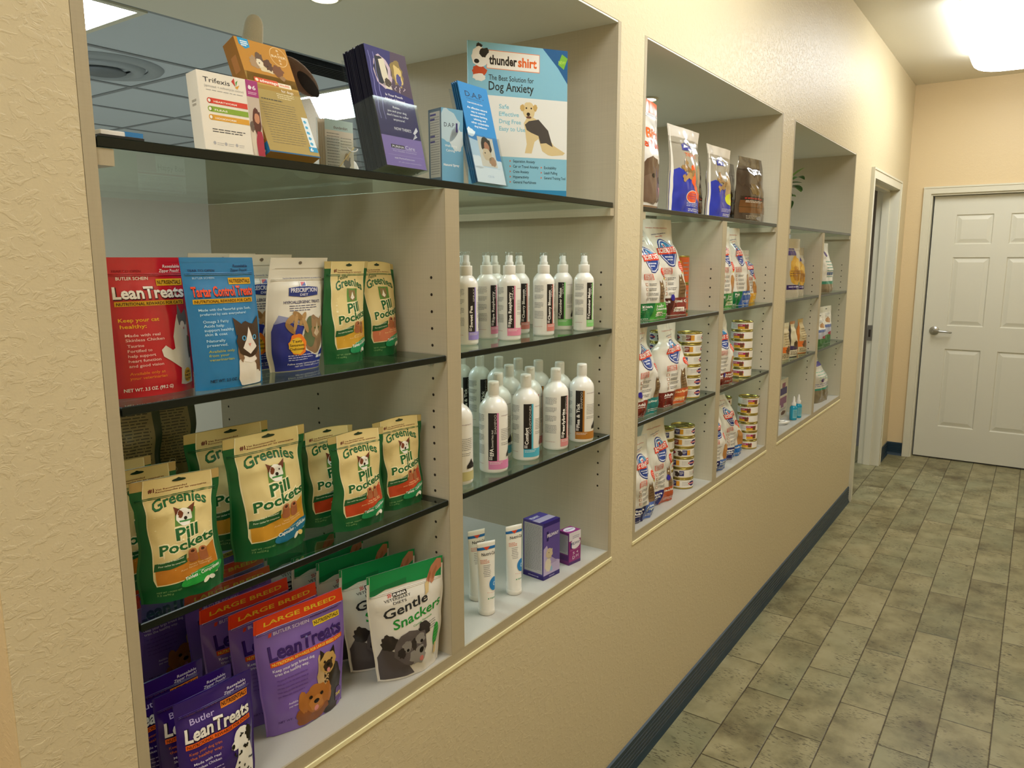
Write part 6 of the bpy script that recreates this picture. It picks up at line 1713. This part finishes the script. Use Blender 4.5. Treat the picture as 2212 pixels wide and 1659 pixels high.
kibble('white kibble bag with brown band and purple mark, right of the divider', (2.735, .062, S3), -4, .190, .262, .085, (('6a2018', 'Adult', '8a3428', 'Advanced|Protection'), dict(cat=False, dot=(.44, .15))), 99, width=[(0, .95), (.3, 1), (.6, .96), (.8, .86), (1, .62)])
kibble('white kibble bag with navy and grey-blue band right of the divider, on the floor', (2.715, .064, S0), -6, .165, .245, .085, (('20245c', 'Mature|Adult', '4c6ca8', 'Active|Longevity'), dict(cat=False)), 101, width=[(0, .97), (.4, 1), (.75, .9), (1, .6)])
kibble('white kibble bag with bright blue band, neck leaning left', (2.952, .082, S0), -8, .180, .262, .080, (('20245c', 'Mature|Adult', '2468b0', 'Small Bites'), dict(cat=False)), 103, sway=-.30, width=[(0, .95), (.4, 1), (.7, .86), (1, .5)])
make_pouch('kibble_bag', 'kibble bag turned round, brown top over rows of small print', 'kibble bag', None, (2.365, .185, S2), 4, dict(w=.22, h=.30, d=.08, width=SDW, depth=BG, seed=105, wr=.004), 'c8c4ba', art_backwhite(), ('4c372c', .90), None, .25, coat=.2)

# ================================================================ far cabinet
ay = Art(.2); ay.L = 1
ay.rect(.06, .72, .5, .84, '3a2c6c', 1); ay.blob(.5, .45, .38, .24, 'c89a30', 3, .15, L=1); ay.blob(.45, .40, .22, .12, 'a8741c', 5, .3, L=2); ay.blob(.6, .55, .18, .10, 'd8b050', 7, .3, L=2); ay.rect(0, .14, 1, .22, '2c1c5c', 2); ay.rect(.6, .2, 1, .26, '2c8a6c', 2); ay.fine(.1, .8, .18, 1, .03, .015, 'd8d0e8', 2, L=3); ay.fine(.15, .7, .45, 3, .04, .012, '7a4c2c', 2, L=4)
y1 = make_pouch('chew_bag', 'yellow dental chew bag with purple foot band beside the frame', 'treat bag', None, (3.690, .055, S2), -6, dict(w=.165, h=.272, d=.06, seed=111, wr=.003, depth=BG), 'b8b09c', ay, ('a89c80', .84), .80, .2, coat=.3)
clone(y1, 'yellow dental chew bag with purple foot band, right of its twin', (3.870, .075, S2), -4, sc=(.95, 1, .86))
make_pouch('foil_bag', 'taller purple bag with crumpled silver foil top behind the chew bags', 'treat bag', None, (3.90, .150, S2), -4, dict(w=.19, h=.300, d=.06, seed=115, wr=.006, depth=BG, width=[(0, 1), (.7, 1), (1, .8)]), '4a3070', None, ('d8d8dc', .84), None, .15, coat=.3)
kw_ = Art(.2); kw_.L = 1; kw_.ell(.5, .78, .2, .06, '3c2c7c', 1); kw_.fine(.3, .8, .62, 6, .06, .02, '6a9a8c', 4); kw_.rect(0, .18, 1, .24, '3c8a74', 1); kw_.rect(0, 0, 1, .18, '8a7c64', 1); kw_.rect(.3, .36, .7, .42, '3c5c8c', 2)
make_pouch('kibble_bag', 'single white kibble bag with silvery shoulder right of the far divider', 'kibble bag', None, (4.330, .055, S2), -4, dict(w=.240, h=.262, d=.08, width=SDW, depth=BG, seed=121, wr=.005, sway=-.2), 'd4d2c8', kw_, None, None, .15, coat=.5)
ao = Art(.35); ao.L = 1; ao.rect(.08, .34, .92, .9, 'c8b890', 1); ao.rect(0, .20, 1, .36, 'e0742c', 2); ao.blob(.5, .27, .25, .10, '5a3c1c', 3, .3, L=3); ao.rect(.05, .02, .95, .19, 'cdbf98', 2); ao.fine(.1, .9, .14, 3, .04, .02, '4c3c24', 4, L=3); ao.fine(.2, .8, .70, 5, .07, .02, '8a7850', 4, L=3)
ao2 = Art(.35); ao2.L = 1; ao2.rect(.08, .30, .92, .92, 'd0c8a8', 1); ao2.rect(0, .22, 1, .32, '3c2c54', 2); ao2.rect(.05, .02, .95, .2, 'd8d0b4', 2); ao2.fine(.1, .9, .15, 3, .04, .02, '4c3c24', 4, L=3); ao2.blob(.5, .36, .25, .08, '4a3820', 3, .3, L=3)
NG = dict(w=.115, h=.170, d=.05, width=[(0, 1), (.5, .85), (.85, .5), (1, .55)], depth=BG, seed=131, wr=.003)
make_pouch('treat_pouch', 'narrow beige pouch with orange foot at the frame of the far cabinet', 'treat pouch', 'narrow beige pouches in the far cabinet', (3.60, .05, S3), -4, dict(NG, width=[(0, 1), (.8, .95), (1, .95)]), 'b8a880', ao, ('d0c8a8', .88), None, .3)
make_pouch('treat_pouch', 'narrow beige pouch with dark purple foot, middle of the three', 'treat pouch', 'narrow beige pouches in the far cabinet', (3.74, .05, S3), -4, dict(NG, seed=133), '3c3430', ao2, ('a87444', .90), None, .3)
make_pouch('treat_pouch', 'narrow tan pouch with bright orange band, right one of the three', 'treat pouch', 'narrow beige pouches in the far cabinet', (3.93, .055, S3), -4, dict(NG, seed=135, sway=-.1, w=.13), 'cc7a34', ao, ('b89a5c', .90), None, .3)
aw = Art(.3); aw.L = 1; aw.rect(.05, .28, .95, .97, 'dcdace', 1); aw.rect(0, 0, 1, .24, '2c6a34', 2); aw.rect(.05, .44, .95, .52, '5c70a4', 2); aw.rect(.05, .25, .95, .44, 'b8bccc', 2); aw.blob(.5, .64, .22, .07, 'b08458', 3, .3, L=3); aw.ell(.65, .28, .2, .05, 'a83450', 4); aw.fine(.2, .8, .80, 3, .03, .012, '8a8a84', 3, L=3); aw.ell(.5, .93, .1, .015, '3c3a34', 4)
w2 = make_pouch('treat_pouch', 'hanging-hole white pouch with green foot, right one of two', 'treat pouch', 'green-footed white pouches in the far cabinet', (4.460, .060, S3), -4, dict(w=.185, h=.205, d=.05, seed=141, wr=.003, depth=BG), 'd8d6ca', aw, ('dedbd0', .86), None, .3)
clone(w2, 'white pouch with green foot beside the far divider, lower of two', (4.265, .045, S3), -4, sc=(.9, 1, .86))
ag = Art(.2); ag.L = 1; ag.rect(0, .26, 1, .30, '2c8a74', 1); ag.rect(0, 0, 1, .26, '7a7058', 1); ag.poly([(.25, .74), (.3, .80), (.85, .82), (.8, .74)], '4a3c94', 2); ag.ell(.42, .46, .07, .04, '4a1c6c', 2); ag.fine(.3, .9, .62, 4, .05, .015, '8ab4a0', 3); ag.fine(.1, .9, .38, 2, .04, .012, '7a7aa8', 3)
make_pouch('kibble_bag', 'big bulging white bag on the floor of the far cabinet', 'kibble bag', None, (4.440, .105, S0), -6, dict(w=.330, h=.275, d=.150, width=[(0, 1), (.55, 1), (.8, .8), (1, .62)], depth=[(0, .95), (.5, 1), (.72, .6), (.88, .15), (1, .02)], seed=151, wr=.005, sway=-.30), 'd2d0c6', ag, None, None, .15, coat=.5)
